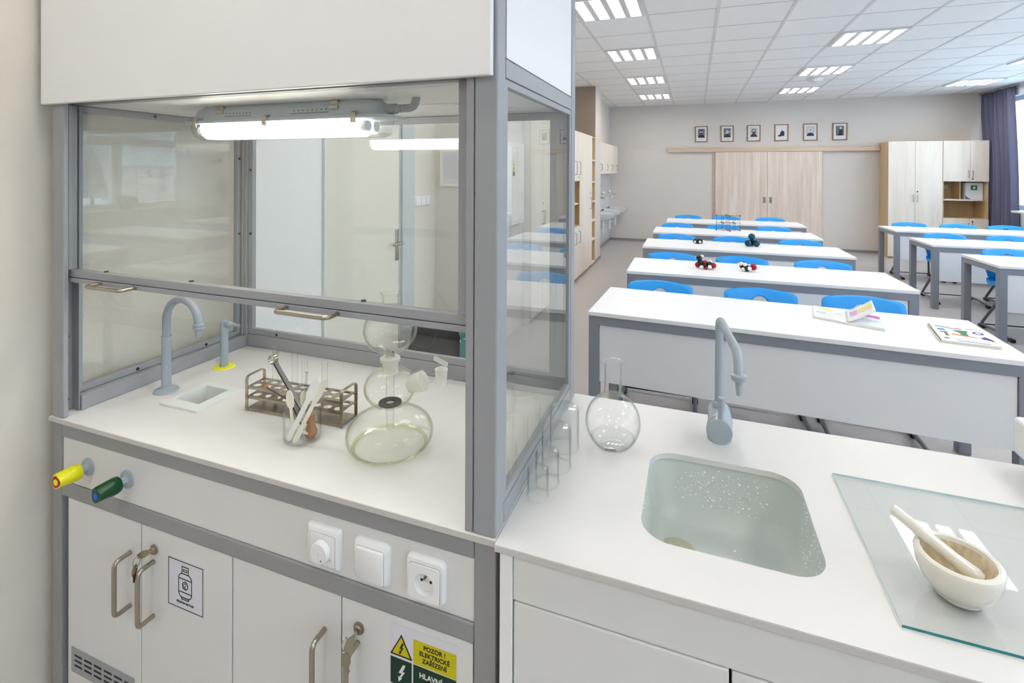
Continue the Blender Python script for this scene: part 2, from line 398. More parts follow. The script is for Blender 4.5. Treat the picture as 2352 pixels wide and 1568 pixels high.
# window wall: piers and spandrels
OP = [(-3.6, -1.5), (-1.2, .5), (1.0, 2.95), (3.98, 5.93), (6.85, 8.8), (9.2, 11.15)]  # openings beside and behind the viewer are unseen, added for frontal fill daylight
ZS, ZT = .955, 2.80
b = MB(); y = YFR
b.box(XR, XR + .3, YFR, YB, 0, ZS).box(XR, XR + .3, YFR, YB, ZT, ZC)
for a, c in OP: b.box(XR, XR + .3, y, a, ZS, ZT); y = c
b.box(XR, XR + .3, y, YB, ZS, ZT)
S('wall_right', b, 'wallwhite')
S('trim_5', MB().box(XR - .16, XR + .12, YFR, 10.09, ZS - .03, ZS), 'white', .004)
for i, (a, c) in enumerate(OP):
    x0, x1 = XR + .12, XR + .19; m = (a + c) / 2
    b = MB()
    zt = 1.90
    b.box(x0, x1, a, a + .07, ZS, ZT).box(x0, x1, c - .07, c, ZS, ZT).box(x0, x1, m - .07, m + .07, ZS, ZT)
    for p, q in ((a + .07, m - .07), (m + .07, c - .07)):
        b.box(x0, x1, p, q, ZS, ZS + .07).box(x0, x1, p, q, ZT - .07, ZT)
        if i < len(OP) - 1: b.box(x0, x1, p, q, zt, zt + .12)
    w = S('window_%d' % (i + 1), b, 'pvc')
    for p, q in ((a + .07, m - .07), (m + .07, c - .07)):
        for z0, z1 in (((ZS + .07, zt), (zt + .12, ZT - .07)) if i < len(OP) - 1 else ((ZS + .07, ZT - .07),)):
            MB().box(XR + .15, XR + .158, p, q, z0, z1).obj('pane', 'glass', w, smooth=False)
# sliding doors, rail
S('trim_6', MB().box(-.521, 3.29, YB - .075, YB, 1.955, 2.045).box(.378, .415, YB - .03, YB, 0, 1.955), 'acaciah', .003)
for i, (x0, x1, hx) in enumerate(((.417, 1.388, 1.338), (1.392, 2.352, 1.452))):
    d = S('door_%d' % (i + 1), MB().box(x0, x1, YB - .062, YB - .018, .015, 1.952), 'acacia', .002)
    MB().box(hx - .025, hx + .025, YB - .066, YB - .06, .915, 1.035).obj('recessed_handle', 'alu_d', d, .002)
    MB().box(hx - .013, hx + .013, YB - .068, YB - .065, .935, 1.015).obj('finger_recess', 'gap', d)
# cream door in the left wall
S('trim_7', MB().box(-1.9, -1.86, 2.885, 2.905, 0, 2.04).box(-1.9, -1.845, 2.905, 3.06, 0, 2.08).box(-1.9, -1.86, 2.165, 2.905, 2.0, 2.04), 'doorframe', .003)
S('trim_9', MB().box(-1.9, -1.858, 2.1635, 2.1755, 0, 2.0), 'pvc', .001)
d3 = S('door_3', MB().box(-1.895, -1.862, 2.177, 2.884, .01, 1.998), 'doorcream', .002)
h = MB().box(-1.862, -1.855, 2.842, 2.878, .955, 1.165).obj('handle', 'nickel', d3, .004)
MB().tube(arc_path([(-1.858, 2.86, 1.075), (-1.81, 2.86, 1.075), (-1.81, 2.745, 1.075)], .012), .009).obj('lever', 'nickel', h)
S('trim_8', MB().box(-1.9, -1.875, 1.45, 2.163, 0, 2.15), 'white', .002)

# ---------------------------------------------------------------- outside the windows
S('ground_outside', MB().box(XR + 1.5, 420, -200, 320, -6.2, -6), 'bounceground')
hl = MB().grid(lambda u, v: (230 + 60 * u, -150 + 420 * v, -6 + (6 + 22 + 7 * math.sin(v * 9) + 4 * math.sin(v * 23 + 1)) * math.sin(min(1, u) * PI / 2)), 10, 60)
S('hill_outside', hl, 'hillm')
hs = T('villa', 'pale villa with hipped roof beyond the windows, mirrored in the hood glass', 'house', (120, 85, -6))
MB().box(114, 126, 76, 94, -6, 2).obj('wall', 'houset', hs)
MB().ring_loft([[(113, 75, 2), (127, 75, 2), (127, 95, 2), (113, 95, 2)], [(119, 81, 5.6), (121, 81, 5.6), (121, 89, 5.6), (119, 89, 5.6)]]).obj('roof', 'roof', hs, smooth=False)
for k in range(5):
    for z in (-4, -.5): MB().box(113.9, 114, 78 + 3.2 * k, 79.3 + 3.2 * k, z, z + 1.8).obj('window', 'gap', hs)
tr = None
for k, (x, y, h) in enumerate(((112, 66, 12), (122, 60, 15), (135, 106, 13))):
    lab = ('conifer standing left of the villa outside', 'tallest conifer further left of the villa outside', 'conifer standing right of the villa outside')[k]
    if tr is None:
        tr = T('conifer', lab, 'tree', (x, y, -6), 'conifers beyond the windows')
        MB().lathe([(3.0, 1.5), (2.2, 4), (2.4, 4.1), (1.5, 7), (1.7, 7.1), (.05, h)], (x, y, -6), 14, cap0=True).obj('crown', 'conifer', tr)
        MB().cyl((x, y, -6), (x, y, -4), .35).obj('trunk', 'pbrn', tr)
    else: dup(tr, lab, (x, y, -6))
# plants on the sill
pl = T('potted_agave', 'spiky agave in a clay pot on the window sill', 'plant', (4.76, 6.6, ZS))
MB().lathe([(.05, 0), (.075, .13), (.08, .13), (.07, .115)], (4.76, 6.6, ZS), 20, cap0=True, cap1=True).obj('pot', 'pot', pl)
b = MB()
for k in range(14):
    a = k * 2.4; r = .035 + .007 * (k % 4); zt = .42 - .02 * (k % 6)
    ca, sa = math.cos(a), math.sin(a)
    b.tube([(4.76 + ca * t * r * 2.4, 6.6 + sa * t * r * 2.4, ZS + .11 + (zt - .11) * t * (1.25 - .25 * t)) for t in (0, .3, .6, .85, 1)], [.02, .022, .018, .01, .002], 6)
b.obj('leaves', 'leafg', pl)
p2 = T('potted_cactus', 'low round plant in a clay pot on the window sill', 'plant', (4.76, 4.95, ZS))
MB().lathe([(.06, 0), (.09, .09), (.095, .09), (.08, .08)], (4.76, 4.95, ZS), 20, cap0=True, cap1=True).obj('pot', 'pot', p2)
b = MB()
for k in range(9): b.sphere((4.76 + .07 * math.cos(k * 2.4), 4.95 + .10 * math.sin(k * 2.4), ZS + .13 + .015 * (k % 3)), .05, 10)
b.obj('leaves', 'leafg', p2)

# ---------------------------------------------------------------- ceiling lights
def ceiling_light(label):
    t = T('ceiling_light', label, 'ceiling light', (0, 0, ZC), 'recessed ceiling lights')
    MB().plate([(-.295, -.295), (.295, -.295), (.295, .295), (-.295, .295)], [[(x, -.275), (x + .092, -.275), (x + .092, .275), (x, .275)] for x in (-.258, -.117, .025, .166)], ZC - .014, ZC - .002).obj('frame', 'grid', t, smooth=False)
    for x in (-.258, -.117, .025, .166): MB().box(x + .001, x + .091, -.274, .274, ZC - .008, ZC - .004).obj('diffuser', 'strip', t, smooth=False)
    return t
ROWS = [(-3.0, 'rearmost added fill behind the viewer'), (-1.2, 'added fill just behind the viewer'), (.62, 'above the hood'), (2.42, 'behind the hood'), (4.36, 'nearest'), (6.2, 'second'), (8.04, 'third'), (9.85, 'farthest')]  # rows behind the viewer are unseen, added as fill light
CLS = [(-.71, 'left-hand column over the wash basins'), (1.70, 'middle column by the smoke detector'), (4.12, 'right-hand column near the curtain')]
cl0 = None
for cx, cn in CLS:
    for cy, rn in ROWS:
        lab = 'recessed four-strip ceiling light, %s of the %s' % (rn, cn)
        if cl0 is None: cl0 = ceiling_light(lab); cl0.location = (cx, cy, ZC)
        else: dup(cl0, lab, (cx, cy, ZC))
sd = T('smoke_detector', 'white dome smoke detector on the ceiling between two lights', 'smoke detector', (1.72, 8.67, ZC))
MB().lathe([(.115, 0), (.115, -.02), (.09, -.045), (.05, -.06), (.001, -.062)], (1.72, 8.67, ZC), 32, cap0=True).obj('housing', 'plate', sd)
MB().lathe([(.118, -.001), (.118, -.012), (.1, -.012)], (1.72, 8.67, ZC), 32).obj('base_ring', 'grid', sd)

# ---------------------------------------------------------------- portraits above the rail
DESC = ['a man with a moustache', 'a bald man under a glare streak', 'a long-haired bearded man', 'a seated man', 'a face under a white cap', 'a white-haired figure in dark clothes']
ORD = ['leftmost', 'second from left', 'third from left', 'third from right', 'second from right', 'rightmost']
for i, x0 in enumerate((.018, .521, 1.022, 1.523, 2.031, 2.532)):
    x1 = x0 + .246; z0, z1 = 2.166, 2.499; y = YB
    t = T('framed_portrait', 'brown-framed portrait of %s, %s of six' % (DESC[i], ORD[i]), 'picture', ((x0 + x1) / 2, y, z0), 'portraits above the sliding doors')
    MB().plate([(x0, z0), (x1, z0), (x1, z1), (x0, z1)], [[(x0 + .016, z0 + .016), (x1 - .016, z0 + .016), (x1 - .016, z1 - .016), (x0 + .016, z1 - .016)]], y - .022, y, 'xz').obj('frame', 'frame_br', t, smooth=False)
    MB().box(x0 + .014, x1 - .014, y - .012, y - .008, z0 + .014, z1 - .014).obj('mat', 'matw', t, smooth=False)
    cx = (x0 + x1) / 2; w = .068; pz0, pz1 = z0 + .09, z1 - .055
    bgm = ['phot_m', 'phot_m', 'phot_l', 'matw', 'phot_l', 'phot_m'][i]
    ph = MB().box(cx - w, cx + w, y - .0135, y - .012, pz0, pz1).obj('photograph', bgm, t, smooth=False)
    def el(c, rx_, rz_, mat, dy, nm):
        MB().prism([(c[0] + rx_ * a, c[1] + rz_ * d) for a, d in circ(20)], y - dy - .0006, y - dy, 'xz').obj(nm, mat, ph, smooth=False)
    hz = pz0 + .115
    if i == 3:
        MB().prism([(cx - .03, pz0 + .01), (cx + .05, pz0 + .01), (cx + .055, pz0 + .09), (cx + .02, pz0 + .12), (cx - .01, pz0 + .10), (cx - .03, pz0 + .05)], y - .0141, y - .0135, 'xz').obj('figure', 'phot_d', ph, smooth=False)
        MB().box(cx - .06, cx + .0, y - .0141, y - .0135, pz0, pz0 + .03).obj('table', 'phot_d', ph, smooth=False)
        el((cx + .008, pz0 + .135), .013, .018, 'phot_l', .0141, 'face')
    elif i == 5:
        MB().prism([(cx - .045, pz0), (cx + .05, pz0), (cx + .045, pz0 + .1), (cx + .02, pz0 + .13), (cx - .01, pz0 + .11), (cx - .02, pz0 + .06)], y - .0141, y - .0135, 'xz').obj('figure', 'phot_d', ph, smooth=False)
        el((cx + .012, pz0 + .145), .017, .022, 'matw', .0141, 'face')
    else:
        MB().prism([(cx - .066, pz0 + .001), (cx + .066, pz0 + .001), (cx + .05, pz0 + .045), (cx + .02, pz0 + .065), (cx - .02, pz0 + .065), (cx - .05, pz0 + .045)], y - .0141, y - .0135, 'xz').obj('shoulders', 'phot_d', ph, smooth=False)
        if i in (2, 4): el((cx, hz), .04, .05, 'phot_d' if i == 2 else 'matw', .0141, 'hair')
        el((cx, hz), .027, .038, 'phot_l' if i != 4 else 'phot_l', .0148, 'face')
        if i in (0, 2): el((cx, hz - .022), .02, .018, 'phot_d', .0155, 'beard')
        if i == 0: el((cx, hz + .03), .027, .014, 'phot_d', .0155, 'hair')
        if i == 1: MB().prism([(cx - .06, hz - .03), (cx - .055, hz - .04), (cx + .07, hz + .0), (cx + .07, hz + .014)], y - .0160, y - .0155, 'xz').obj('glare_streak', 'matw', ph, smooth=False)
        if i == 4:
            for sx in (-.01, .01): el((cx + sx, hz + .006), .005, .004, 'phot_d', .0155, 'eye')
    b = MB()
    for zz in (z0 + .065, z0 + .055, z0 + .045): b.box(cx - .05, cx + .05, y - .0126, y - .012, zz, zz + .002)
    b.obj('caption', 'phot_l', t, smooth=False)

# ---------------------------------------------------------------- cupboards by the window wall
def pull(b, x, y, z0, z1, d=.03, r=.0045, face='y'):
    if face == 'y': P = [(x, y, z0), (x, y - d, z0), (x, y - d, z1), (x, y, z1)]
    else: P = [(y, x, z0), (y + d, x, z0), (y + d, x, z1), (y, x, z1)]
    return b.tube(arc_path(P, r * 2.2, 4), r, 8)
yf = 10.8
wr = T('tall_wardrobe', 'tall pale birch two-door wardrobe against the back wall right of the sliding doors', 'wardrobe', (3.7, yf, 0))
MB().box(3.301, 3.32, yf + .018, YB - .004, 0, 2.105).box(4.08, 4.098, yf + .018, YB - .004, 0, 2.105).box(3.32, 4.08, yf + .018, YB - .004, 2.085, 2.105).box(3.32, 4.08, yf + .03, YB - .004, 0, .08).box(3.32, 4.08, YB - .012, YB - .004, .08, 2.085).obj('carcass', 'birchd', wr, .001)
for x0, x1, hx in ((3.303, 3.7005, 3.672), (3.7035, 4.096, 3.732)):
    d = MB().box(x0, x1, yf, yf + .017, .03, 2.103).obj('door', 'birch', wr, .0015)
    pull(MB(), hx, yf, 1.03, 1.14).obj('handle', 'alu_d', d)
MB().cyl((3.735, yf + .001, 1.205), (3.735, yf - .006, 1.205), .011).obj('lock', 'dark', wr)
sc = T('open_cupboard', 'birch cupboard with open middle shelf holding the first aid box', 'cupboard', (4.43, yf, 0))
xa, xb = 4.102, 4.742
MB().box(xa, xa + .018, yf + .018, YB - .004, 0, 2.105).box(xb - .018, xb, yf + .018, YB - .004, 0, 2.105).box(xa + .018, xb - .018, yf + .018, YB - .004, 2.085, 2.105).box(xa + .018, xb - .018, yf + .018, YB - .004, 1.39, 1.41).box(xa + .018, xb - .018, yf + .018, YB - .004, .735, .755).box(xa + .018, xb - .018, YB - .012, YB - .004, 0, 2.08).box(xa + .018, xb - .018, yf + .03, YB - .004, 0, .08).obj('carcass', 'birchd', sc, .001)
MB().prism([(xa + .018, YB - .012), (xa + .018, yf + .03), (xb - .12, yf + .03), (xb - .05, yf + .07), (xb - .018, yf + .16), (xb - .018, YB - .012)], 1.058, 1.08).obj('shelf', 'birch', sc, .001)
MB().box(4.40, 4.418, yf + .16, YB - .012, 1.08, 1.39).obj('divider', 'birchd', sc)
xm = (xa + xb) / 2 + .06
for x0, x1, hx in ((xa + .002, xm - .0015, xm - .025), (xm + .0015, xb - .002, xm + .03)):
    d = MB().box(x0, x1, yf, yf + .017, 1.395, 2.103).obj('door', 'birch', sc, .0015); pull(MB(), hx, yf, 1.47, 1.58).obj('handle', 'alu_d', d)
    d = MB().box(x0, x1, yf, yf + .017, .03, .745).obj('door', 'birch', sc, .0015); pull(MB(), hx, yf, .56, .67).obj('handle', 'alu_d', d)
for z in (1.44, .70): MB().cyl((xm + .035, yf + .001, z), (xm + .035, yf - .006, z), .011).obj('lock', 'dark', sc)
so = T('wall_socket', 'white double socket inside the open birch cupboard', 'socket', (4.28, YB - .012, 1.29))
MB().box(4.205, 4.35, YB - .024, YB - .012, 1.245, 1.325).obj('socket_plate', 'plate', so, .004)
MB().box(4.17, 4.205, YB - .035, YB - .012, 1.25, 1.32).obj('wood_block', 'birchd', so)
for x in (4.243, 4.312): MB().lathe([(.026, .0), (.022, -.002), (.004, -.002)], (x, YB - .0245, 1.285), 20, 'y').obj('outlet', 'gap', so)
fa = T('first_aid_box', 'cream first aid box with green cross sign on cupboard shelf', 'first aid box', (4.58, yf + .2, 1.08))
MB().box(4.47, 4.715, yf + .13, yf + .27, 1.081, 1.372).obj('cabinet', 'matw', fa, .003)
cr = MB().box(4.545, 4.635, yf + .128, yf + .13, 1.245, 1.325).obj('sign', 'pgrn', fa)
MB().box(4.581, 4.599, yf + .1265, yf + .1278, 1.262, 1.308).box(4.567, 4.613, yf + .1265, yf + .1278, 1.276, 1.294).obj('cross', 'plate', cr)
MB().prism([(4.472, 1.083), (4.55, 1.083), (4.51, 1.105), (4.472, 1.15)], yf + .128, yf + .13, 'xz').obj('corner_mark', 'pgrn', fa)
# curtain
b = MB()
def cf(u, v):
    z = .03 + 2.9 * v
    nar = 1 - .12 * math.sin(PI * min(1, v * 1.15))
    yy = 10.12 + (.14 - .02 * v) * v + (1.05 * nar - .1 * v) * u
    return (4.798 + .034 * math.sin(u * 44 + 1.2 * math.sin(v * 3)) + .012 * math.sin(u * 17 + v * 4), yy, z)
b.grid(cf, 110, 24)
cu = T('curtain', 'dark slate blue curtain hanging to the floor beside the window', 'curtain', (4.785, 10.6, .03))
b.obj('fabric', 'curtain', cu, solid=.004)
b = MB().tube([(4.79, 10.1, 2.945), (4.79, 11.25, 2.945)], .012)
b.obj('curtain_rod', 'alu', cu)

# ---------------------------------------------------------------- birch wall cupboards on the left
xf = -1.54
def hand(b, y, z0, z1): return pull(b, y, xf, z0, z1, .028, .0045, 'x')
UN = [(4.79, 5.588, 'tall'), (5.592, 6.388, 'niche'), (6.392, 7.188, 'niche'), (7.192, 7.978, 'tall1'), (7.982, 8.31, 'open')]
ULAB = ['tall two-door birch cupboard nearest the hood, beside the electrical cabinet', 'birch cupboard with an open niche, second along the left wall', 'birch cupboard with open niche and shelf, next to the single tall door', 'narrow tall birch cupboard with a single full-height door', 'narrow open birch shelf column beside the pillar']
for (a, c, kd), lab in zip(UN, ULAB):
    t = T('open_shelf' if kd == 'open' else 'built_in_cupboard', lab, 'shelf' if kd == 'open' else 'cupboard', (xf, (a + c) / 2, 0), 'built-in birch units along the left wall')
    b = MB().box(-1.93, xf - .018, a, a + .018, 0, 2.11).box(-1.93, xf - .018, c - .018, c, 0, 2.11).box(-1.93, xf - .018, a + .018, c - .018, 2.092, 2.11).box(-1.93, -1.92, a + .018, c - .018, .08, 2.09).box(-1.9, xf - .04, a + .018, c - .018, 0, .05)
    if kd == 'niche': b.box(-1.92, xf - .018, a + .018, c - .018, 1.40, 1.42).box(-1.92, xf - .018, a + .018, c - .018, .745, .765)
    b.obj('carcass', 'birchd' if kd != 'tall' else 'white', t, .001)
    m = (a + c) / 2
    def dr(y0, y1, z0, z1, hy, hz, lk=None):
        d = MB().box(xf - .017, xf, y0, y1, z0, z1).obj('door', 'birch', t, .0015)
        hand(MB(), hy, *hz).obj('handle', 'alu_d', d)
        if lk: MB().cyl((xf - .001, hy, lk), (xf + .005, hy, lk), .011).obj('lock', 'alu', d)
    if kd == 'tall':
        dr(a + .002, m - .0015, .05, 2.108, m - .03, (.98, 1.12)); dr(m + .0015, c - .002, .05, 2.108, m + .03, (.98, 1.12), 1.2)
    if kd == 'niche':
        for z0, z1, hz, lk in ((1.41, 2.108, (1.50, 1.68), 1.46), (.05, .755, (.53, .69), .72)):
            dr(a + .002, m - .0015, z0, z1, m - .03, hz); dr(m + .0015, c - .14, z0, z1, c - .19, hz, lk)
            MB().box(xf - .017, xf, c - .138, c - .002, z0, z1).obj('filler_panel', 'birch', t, .001)
        MB().box(xf - .017, xf, c - .1, c - .002, .755, 1.41).obj('filler_panel', 'birch', t, .001)
        MB().box(-1.92, xf - .03, a + .018, c - .018, 1.07, 1.09).obj('shelf', 'birch', t, .001)
    if kd == 'tall1': dr(a + .002, c - .002, .05, 2.108, c - .16, (.96, 1.12), 1.2)
    if kd == 'open':
        for z in (.05, .43, .74, 1.05, 1.37, 1.72): MB().box(-1.92, xf - .003, a + .018, c - .018, z - .011, z + .011).obj('shelf', 'birch', t, .001)
# wall cupboard over the basins
xw = -1.57
t = T('wall_cupboard', 'row of birch wall cupboards hanging above the wash basins', 'cupboard', (xw, 10, 1.5))
MB().box(-1.775, xw - .018, 8.86, 10.99, 1.495, 2.072).obj('carcass', 'birchd', t, .001)
for k, (y0, y1, hy) in enumerate(((8.862, 9.24, 8.93), (9.243, 9.86, 9.555), (9.863, 10.47, 10.155), (10.473, 10.99, 10.785))):
    d = MB().box(xw - .017, xw, y0, y1, 1.495, 2.072).obj('door', 'birch', t, .0015)
    pull(MB(), hy, xw, 1.565, 1.67, .028, .0045, 'x').obj('handle', 'alu_d', d)

# ---------------------------------------------------------------- wash basins
WN = ['nearest', 'middle', 'farthest']
def basin_parts(y, lab):
    t = T('wash_basin', lab, 'wash basin', (-1.78, y, .75), 'white wash basins')
    b = MB(); rings = []
    def half(r, ry, z, x0=-1.772):
        pts = [(x0, y - ry, z)]
        for k in range(13):
            a = -PI / 2 + PI * k / 12; pts.append((x0 + .1 + (r - .1) * math.cos(a), y + ry * math.sin(a), z))
        pts.append((x0, y + ry, z)); return pts
    b.ring_loft([half(.18, .12, .60), half(.27, .18, .62), half(.37, .23, .68), half(.405, .245, .74), half(.41, .25, .752), half(.385, .225, .752), half(.33, .19, .68), half(.22, .12, .645)], True, True)
    b.obj('bowl', 'ceramic', t, .003)
    MB().cyl((-1.62, y, .605), (-1.62, y, .37), .028).obj('drain_trap', 'ceramic', t, .004)
    MB().tube(arc_path([(-1.62, y, .42), (-1.77, y, .47)], .02), .016).obj('waste_pipe', 'ceramic', t)
    return t
def tap_parts(y, lab):
    t = T('wall_tap', lab, 'tap', (-1.772, y, 1.08), 'wall taps over the basins')
    MB().cyl((-1.771, y - .07, 1.08), (-1.74, y - .07, 1.08), .018).cyl((-1.771, y + .07, 1.08), (-1.74, y + .07, 1.08), .018).tube([(-1.74, y - .085, 1.08), (-1.74, y + .085, 1.08)], .016).obj('tap_body', 'chrome', t)
    for s in (-1, 1): MB().lathe([(.012, 0), (.02, .012), (.018, .03), (.002, .034)], (-1.74, y + s * .06, 1.09), 12).obj('handle', 'chrome', t)
    MB().tube(arc_path([(-1.74, y, 1.075), (-1.70, y, 1.05), (-1.60, y, 1.03), (-1.565, y, 1.025), (-1.562, y, .985)], .02), .0095).obj('spout', 'chrome', t)
b0 = None
for k, y in enumerate((9.47, 10.25, 11.0)):
    lab = 'small white wash basin under the birch wall cupboards, %s of three' % WN[k]
    if b0 is None: b0 = basin_parts(y, lab)
    else: dup(b0, lab, (-1.78, y, .75))
t0 = None
for k, y in enumerate((9.47, 10.25, 11.0)):
    tap_parts(y, 'chrome wall tap with long spout over the %s wash basin' % WN[k])

# ---------------------------------------------------------------- left wall fittings
t = T('electrical_cabinet', 'flat white electrical cabinet on the left wall with small warning stickers', 'cabinet', (-1.63, 4.2, 1.04))
MB().box(-1.6295, -1.60, 3.62, 4.735, 1.04, 1.83).obj('housing', 'plate', t, .003)
MB().box(-1.60, -1.594, 3.66, 4.70, 1.07, 1.80).obj('door', 'plate', t, .002)
MB().prism([(4.385, 1.60), (4.435, 1.60), (4.41, 1.652)], -1.5938, -1.5928, 'yz').box(-1.5938, -1.5928, 4.39, 4.43, 1.555, 1.59).obj('warning_sticker', 'sgn_y', t)
MB().box(-1.5938, -1.5928, 4.385, 4.445, 1.505, 1.548).obj('green_sticker', 'pgrn', t)
MB().box(-1.594, -1.588, 4.655, 4.675, 1.28, 1.36).obj('latch', 'grid', t, .002)
t = T('light_switch', 'white three-gang light switch on the wall beside the cream door', 'light switch', (-1.9, 3.247, 1.33))
MB().box(-1.899, -1.889, 3.133, 3.36, 1.29, 1.368).obj('switch_plate', 'plate', t, .004)
for k in range(3): MB().box(-1.889, -1.883, 3.145 + .072 * k, 3.205 + .072 * k, 1.298, 1.36).obj('rocker', 'plate', t, .003)
t = T('framed_notice', 'printed notice in a pale frame on the wall behind the hood', 'notice', (-1.76, 3.449, 1.44))
MB().plate([(-1.85, 1.435), (-1.665, 1.435), (-1.665, 1.72), (-1.85, 1.72)], [[(-1.832, 1.453), (-1.683, 1.453), (-1.683, 1.702), (-1.832, 1.702)]], 3.432, 3.448, 'xz').obj('frame', 'ivory', t, smooth=False)
MB().box(-1.834, -1.681, 3.440, 3.446, 1.451, 1.704).obj('sheet', 'paper', t)
b = MB()
for k in range(14): b.box(-1.815 + (.012 if k == 0 else 0), -1.70 + .012 * math.sin(k * 3), 3.4392, 3.44, 1.67 - .013 * k, 1.6735 - .013 * k)
b.obj('printed_lines', 'phot_l', t)
t = T('cloth_bag', 'black cloth bag standing on the floor behind the hood', 'bag', (-1.63, 2.9, 0))
def bagr(z, w, d, ph): return [(-1.62 + w * math.cos(a) * (1 + .03 * math.sin(5 * a + ph)), 2.95 + d * math.sin(a) * (1 + .05 * math.sin(4 * a + ph)), z) for a in (2 * PI * k / 36 for k in range(36))]
MB().ring_loft([bagr(0.001, .20, .13, 0), bagr(.2, .215, .14, .5), bagr(.38, .19, .12, 1), bagr(.50, .165, .09, 1.4), bagr(.555, .16, .07, 2)]).obj('sack', 'bag', t)
MB().tube(arc_path([(-1.70, 2.86, .54), (-1.69, 2.80, .42), (-1.56, 2.80, .42), (-1.55, 2.86, .54)], .05), .01).obj('handle', 'bag', t)
t = T('shopping_bag', 'teal bag with a white rim beside the black cloth bag', 'bag', (-1.30, 2.9, 0))
MB().ring_loft([[(-1.30 + w * x, 2.93 + d * y_, z) for x, y_ in ((-1, -1), (1, -1), (1, 1), (-1, 1))] for z, w, d in ((.001, .09, .07), (.3, .1, .075), (.58, .1, .06))]).obj('sack', 'teal', t, .012)
MB().obox((-1.30, 2.868, .50), (.1, .003, .018), (1, 0, .45), (0, 1, 0), (-.45, 0, 1)).obj('white_band', 'plate', t)

# ---------------------------------------------------------------- school desks
DZ = .73
def make_desk():
    t = T('school_desk', '', 'desk', (0, 0, 0), 'white school desks in rows')
    W, D = 1.005, .335
    MB().box(-W, W, -D, D, DZ - .024, DZ).obj('desktop', 'deskwhite', t, .002)
    MB().box(-W + .06, W - .06, -D + .004, -D + .03, DZ - .075, DZ - .0245).box(-W + .06, W - .06, D - .03, D - .004, DZ - .075, DZ - .0245).box(-W + .004, -W + .03, -D + .06, D - .06, DZ - .075, DZ - .0245).box(W - .03, W - .004, -D + .06, D - .06, DZ - .075, DZ - .0245).obj('apron_frame', 'deskframe', t, .002)
    for x in (-W + .034, W - .034):
        for y in (-D + .034, D - .034):
            MB().box(x - .03, x + .03, y - .03, y + .03, .002, DZ - .0242).obj('leg', 'deskframe', t, .003)
    MB().box(-W + .066, W - .066, -D + .012, -D + .03, .32, DZ - .0755).obj('modesty_panel', 'panelwhite', t, .0015)
    return t
DK = [(.433, 3.213, -2.4, 'white school desk carrying the open book and the closed book'),
      (.479, 4.561, .7, 'white school desk carrying the red, black and white molecule models'),
      (.473, 5.993, .3, 'white school desk carrying the blue four-ball model and small black model'),
      (.482, 7.344, .4, 'white school desk carrying the green and red lattice model'),
      (.581, 8.837, .9, 'empty white school desk standing closest to the wooden sliding doors'),
      (3.55, 5.976, .4, 'white desk of the window-side block, nearest of the three seen'),
      (3.56, 7.31, .4, 'white desk of the window-side block, middle of the three seen'),
      (3.67, 8.80, .5, 'white desk of the window-side block, in front of the birch wardrobe'),
      (3.50, 4.56, .3, 'white window-side desk mirrored in the hood glass, level with the molecule desk'),
      (3.46, 3.2, -.5, 'white window-side desk mirrored in the hood glass, level with the books')]
d0 = make_desk()
for i, (x, y, a, lab) in enumerate(DK):
    if i == 0: d0.location = (x, y, 0); d0.rotation_euler = (0, 0, math.radians(a)); d0['label'] = lab
    else: dup(d0, lab, (x, y, 0), math.radians(a))

# ---------------------------------------------------------------- chairs
def back_y(x, z): return .152 + .055 * (z - .5) / .28 + .02 * max(0, (z - .7) / .1) - .55 * x * x
def make_chair():
    t = T('school_chair', '', 'chair', (0, 0, 0), 'blue school chairs')
    # outline of the back
    pts = []
    def top(x): return .784 - .45 * x * x
    for k in range(25):
        x = .195 * (1 - k / 12); pts.append((x, top(x)))
    r = [(-.2085, .760), (-.2165, .750), (-.2195, .735), (-.2195, .705)]
    pts += r + [(-.217, .66), (-.205, .60), (-.19, .54), (-.182, .50), (-.12, .488), (-.06, .485), (0, .485), (.06, .485), (.12, .488), (.182, .50), (.19, .54), (.205, .60), (.217, .66), (.2195, .705), (.2195, .735), (.2165, .750), (.2085, .760)]
    c = (0, .685); R = .05
    b = MB(); rings = []
    N = len(pts)
    for k in range(7):
        f = (k / 6) ** 1.3; ring = []
        for px, pz in pts:
            a = math.atan2(pz - c[1], px - c[0])
            hx, hz = c[0] + R * math.cos(a), c[1] + R * math.sin(a)
            x, z = hx + (px - hx) * f, hz + (pz - hz) * f
            ring.append((x, back_y(x, z), z))
        rings.append(ring)
    b.ring_loft(rings, False, False)
    b.obj('backrest', 'blue', t, solid=.011)
    def seat(u, v):
        w = .20 - .015 * abs(v - .4); x = (2 * u - 1) * w
        if v < .25:
            q = v / .25 * PI / 2
            y = .152 - .07 * (1 - math.cos(q)) ; z = .50 - .058 * math.sin(q); y -= .0 
        else:
            q = (v - .25) / .75; y = .082 - .34 * q; z = .442 + .012 * math.sin(q * PI) - .03 * max(0, q - .8) * 5 * max(0, q - .8)
        return (x, y - .3 * x * x * (1 - min(1, v * 3)), z - .012 * (1 - (2 * u - 1) ** 2))
    MB().grid(seat, 16, 26).obj('seat', 'blue', t, solid=.011)
    for s in (-1, 1):
        x = .235 * s; xs = .15 * s
        p = arc_path([(x, -.33, .022), (x, -.08, .036), (x, .15, .024), (xs, -.075, .408), (xs, -.20, .415)], .035, 6)
        f = MB().tube(p, .0125, 12).obj('leg', 'chairtube', t)
        for y in (-.335, .12): MB().box(x - .018, x + .018, y - .035, y + .045, .001, .03).obj('glide', 'black', f, .006)
    MB().tube(arc_path([(-.15, -.19, .415), (-.15, -.22, .415), (.15, -.22, .415), (.15, -.19, .415)], .03), .012, 12).obj('cross_tube', 'chairtube', t)
    MB().cyl((-.235, .152, .026), (.235, .152, .026), .006, n=10).obj('cross_rod', 'black', t)
    MB().box(-.16, .16, -.2, -.02, .417, .431).obj('seat_bracket', 'black', t, .004)
    return t
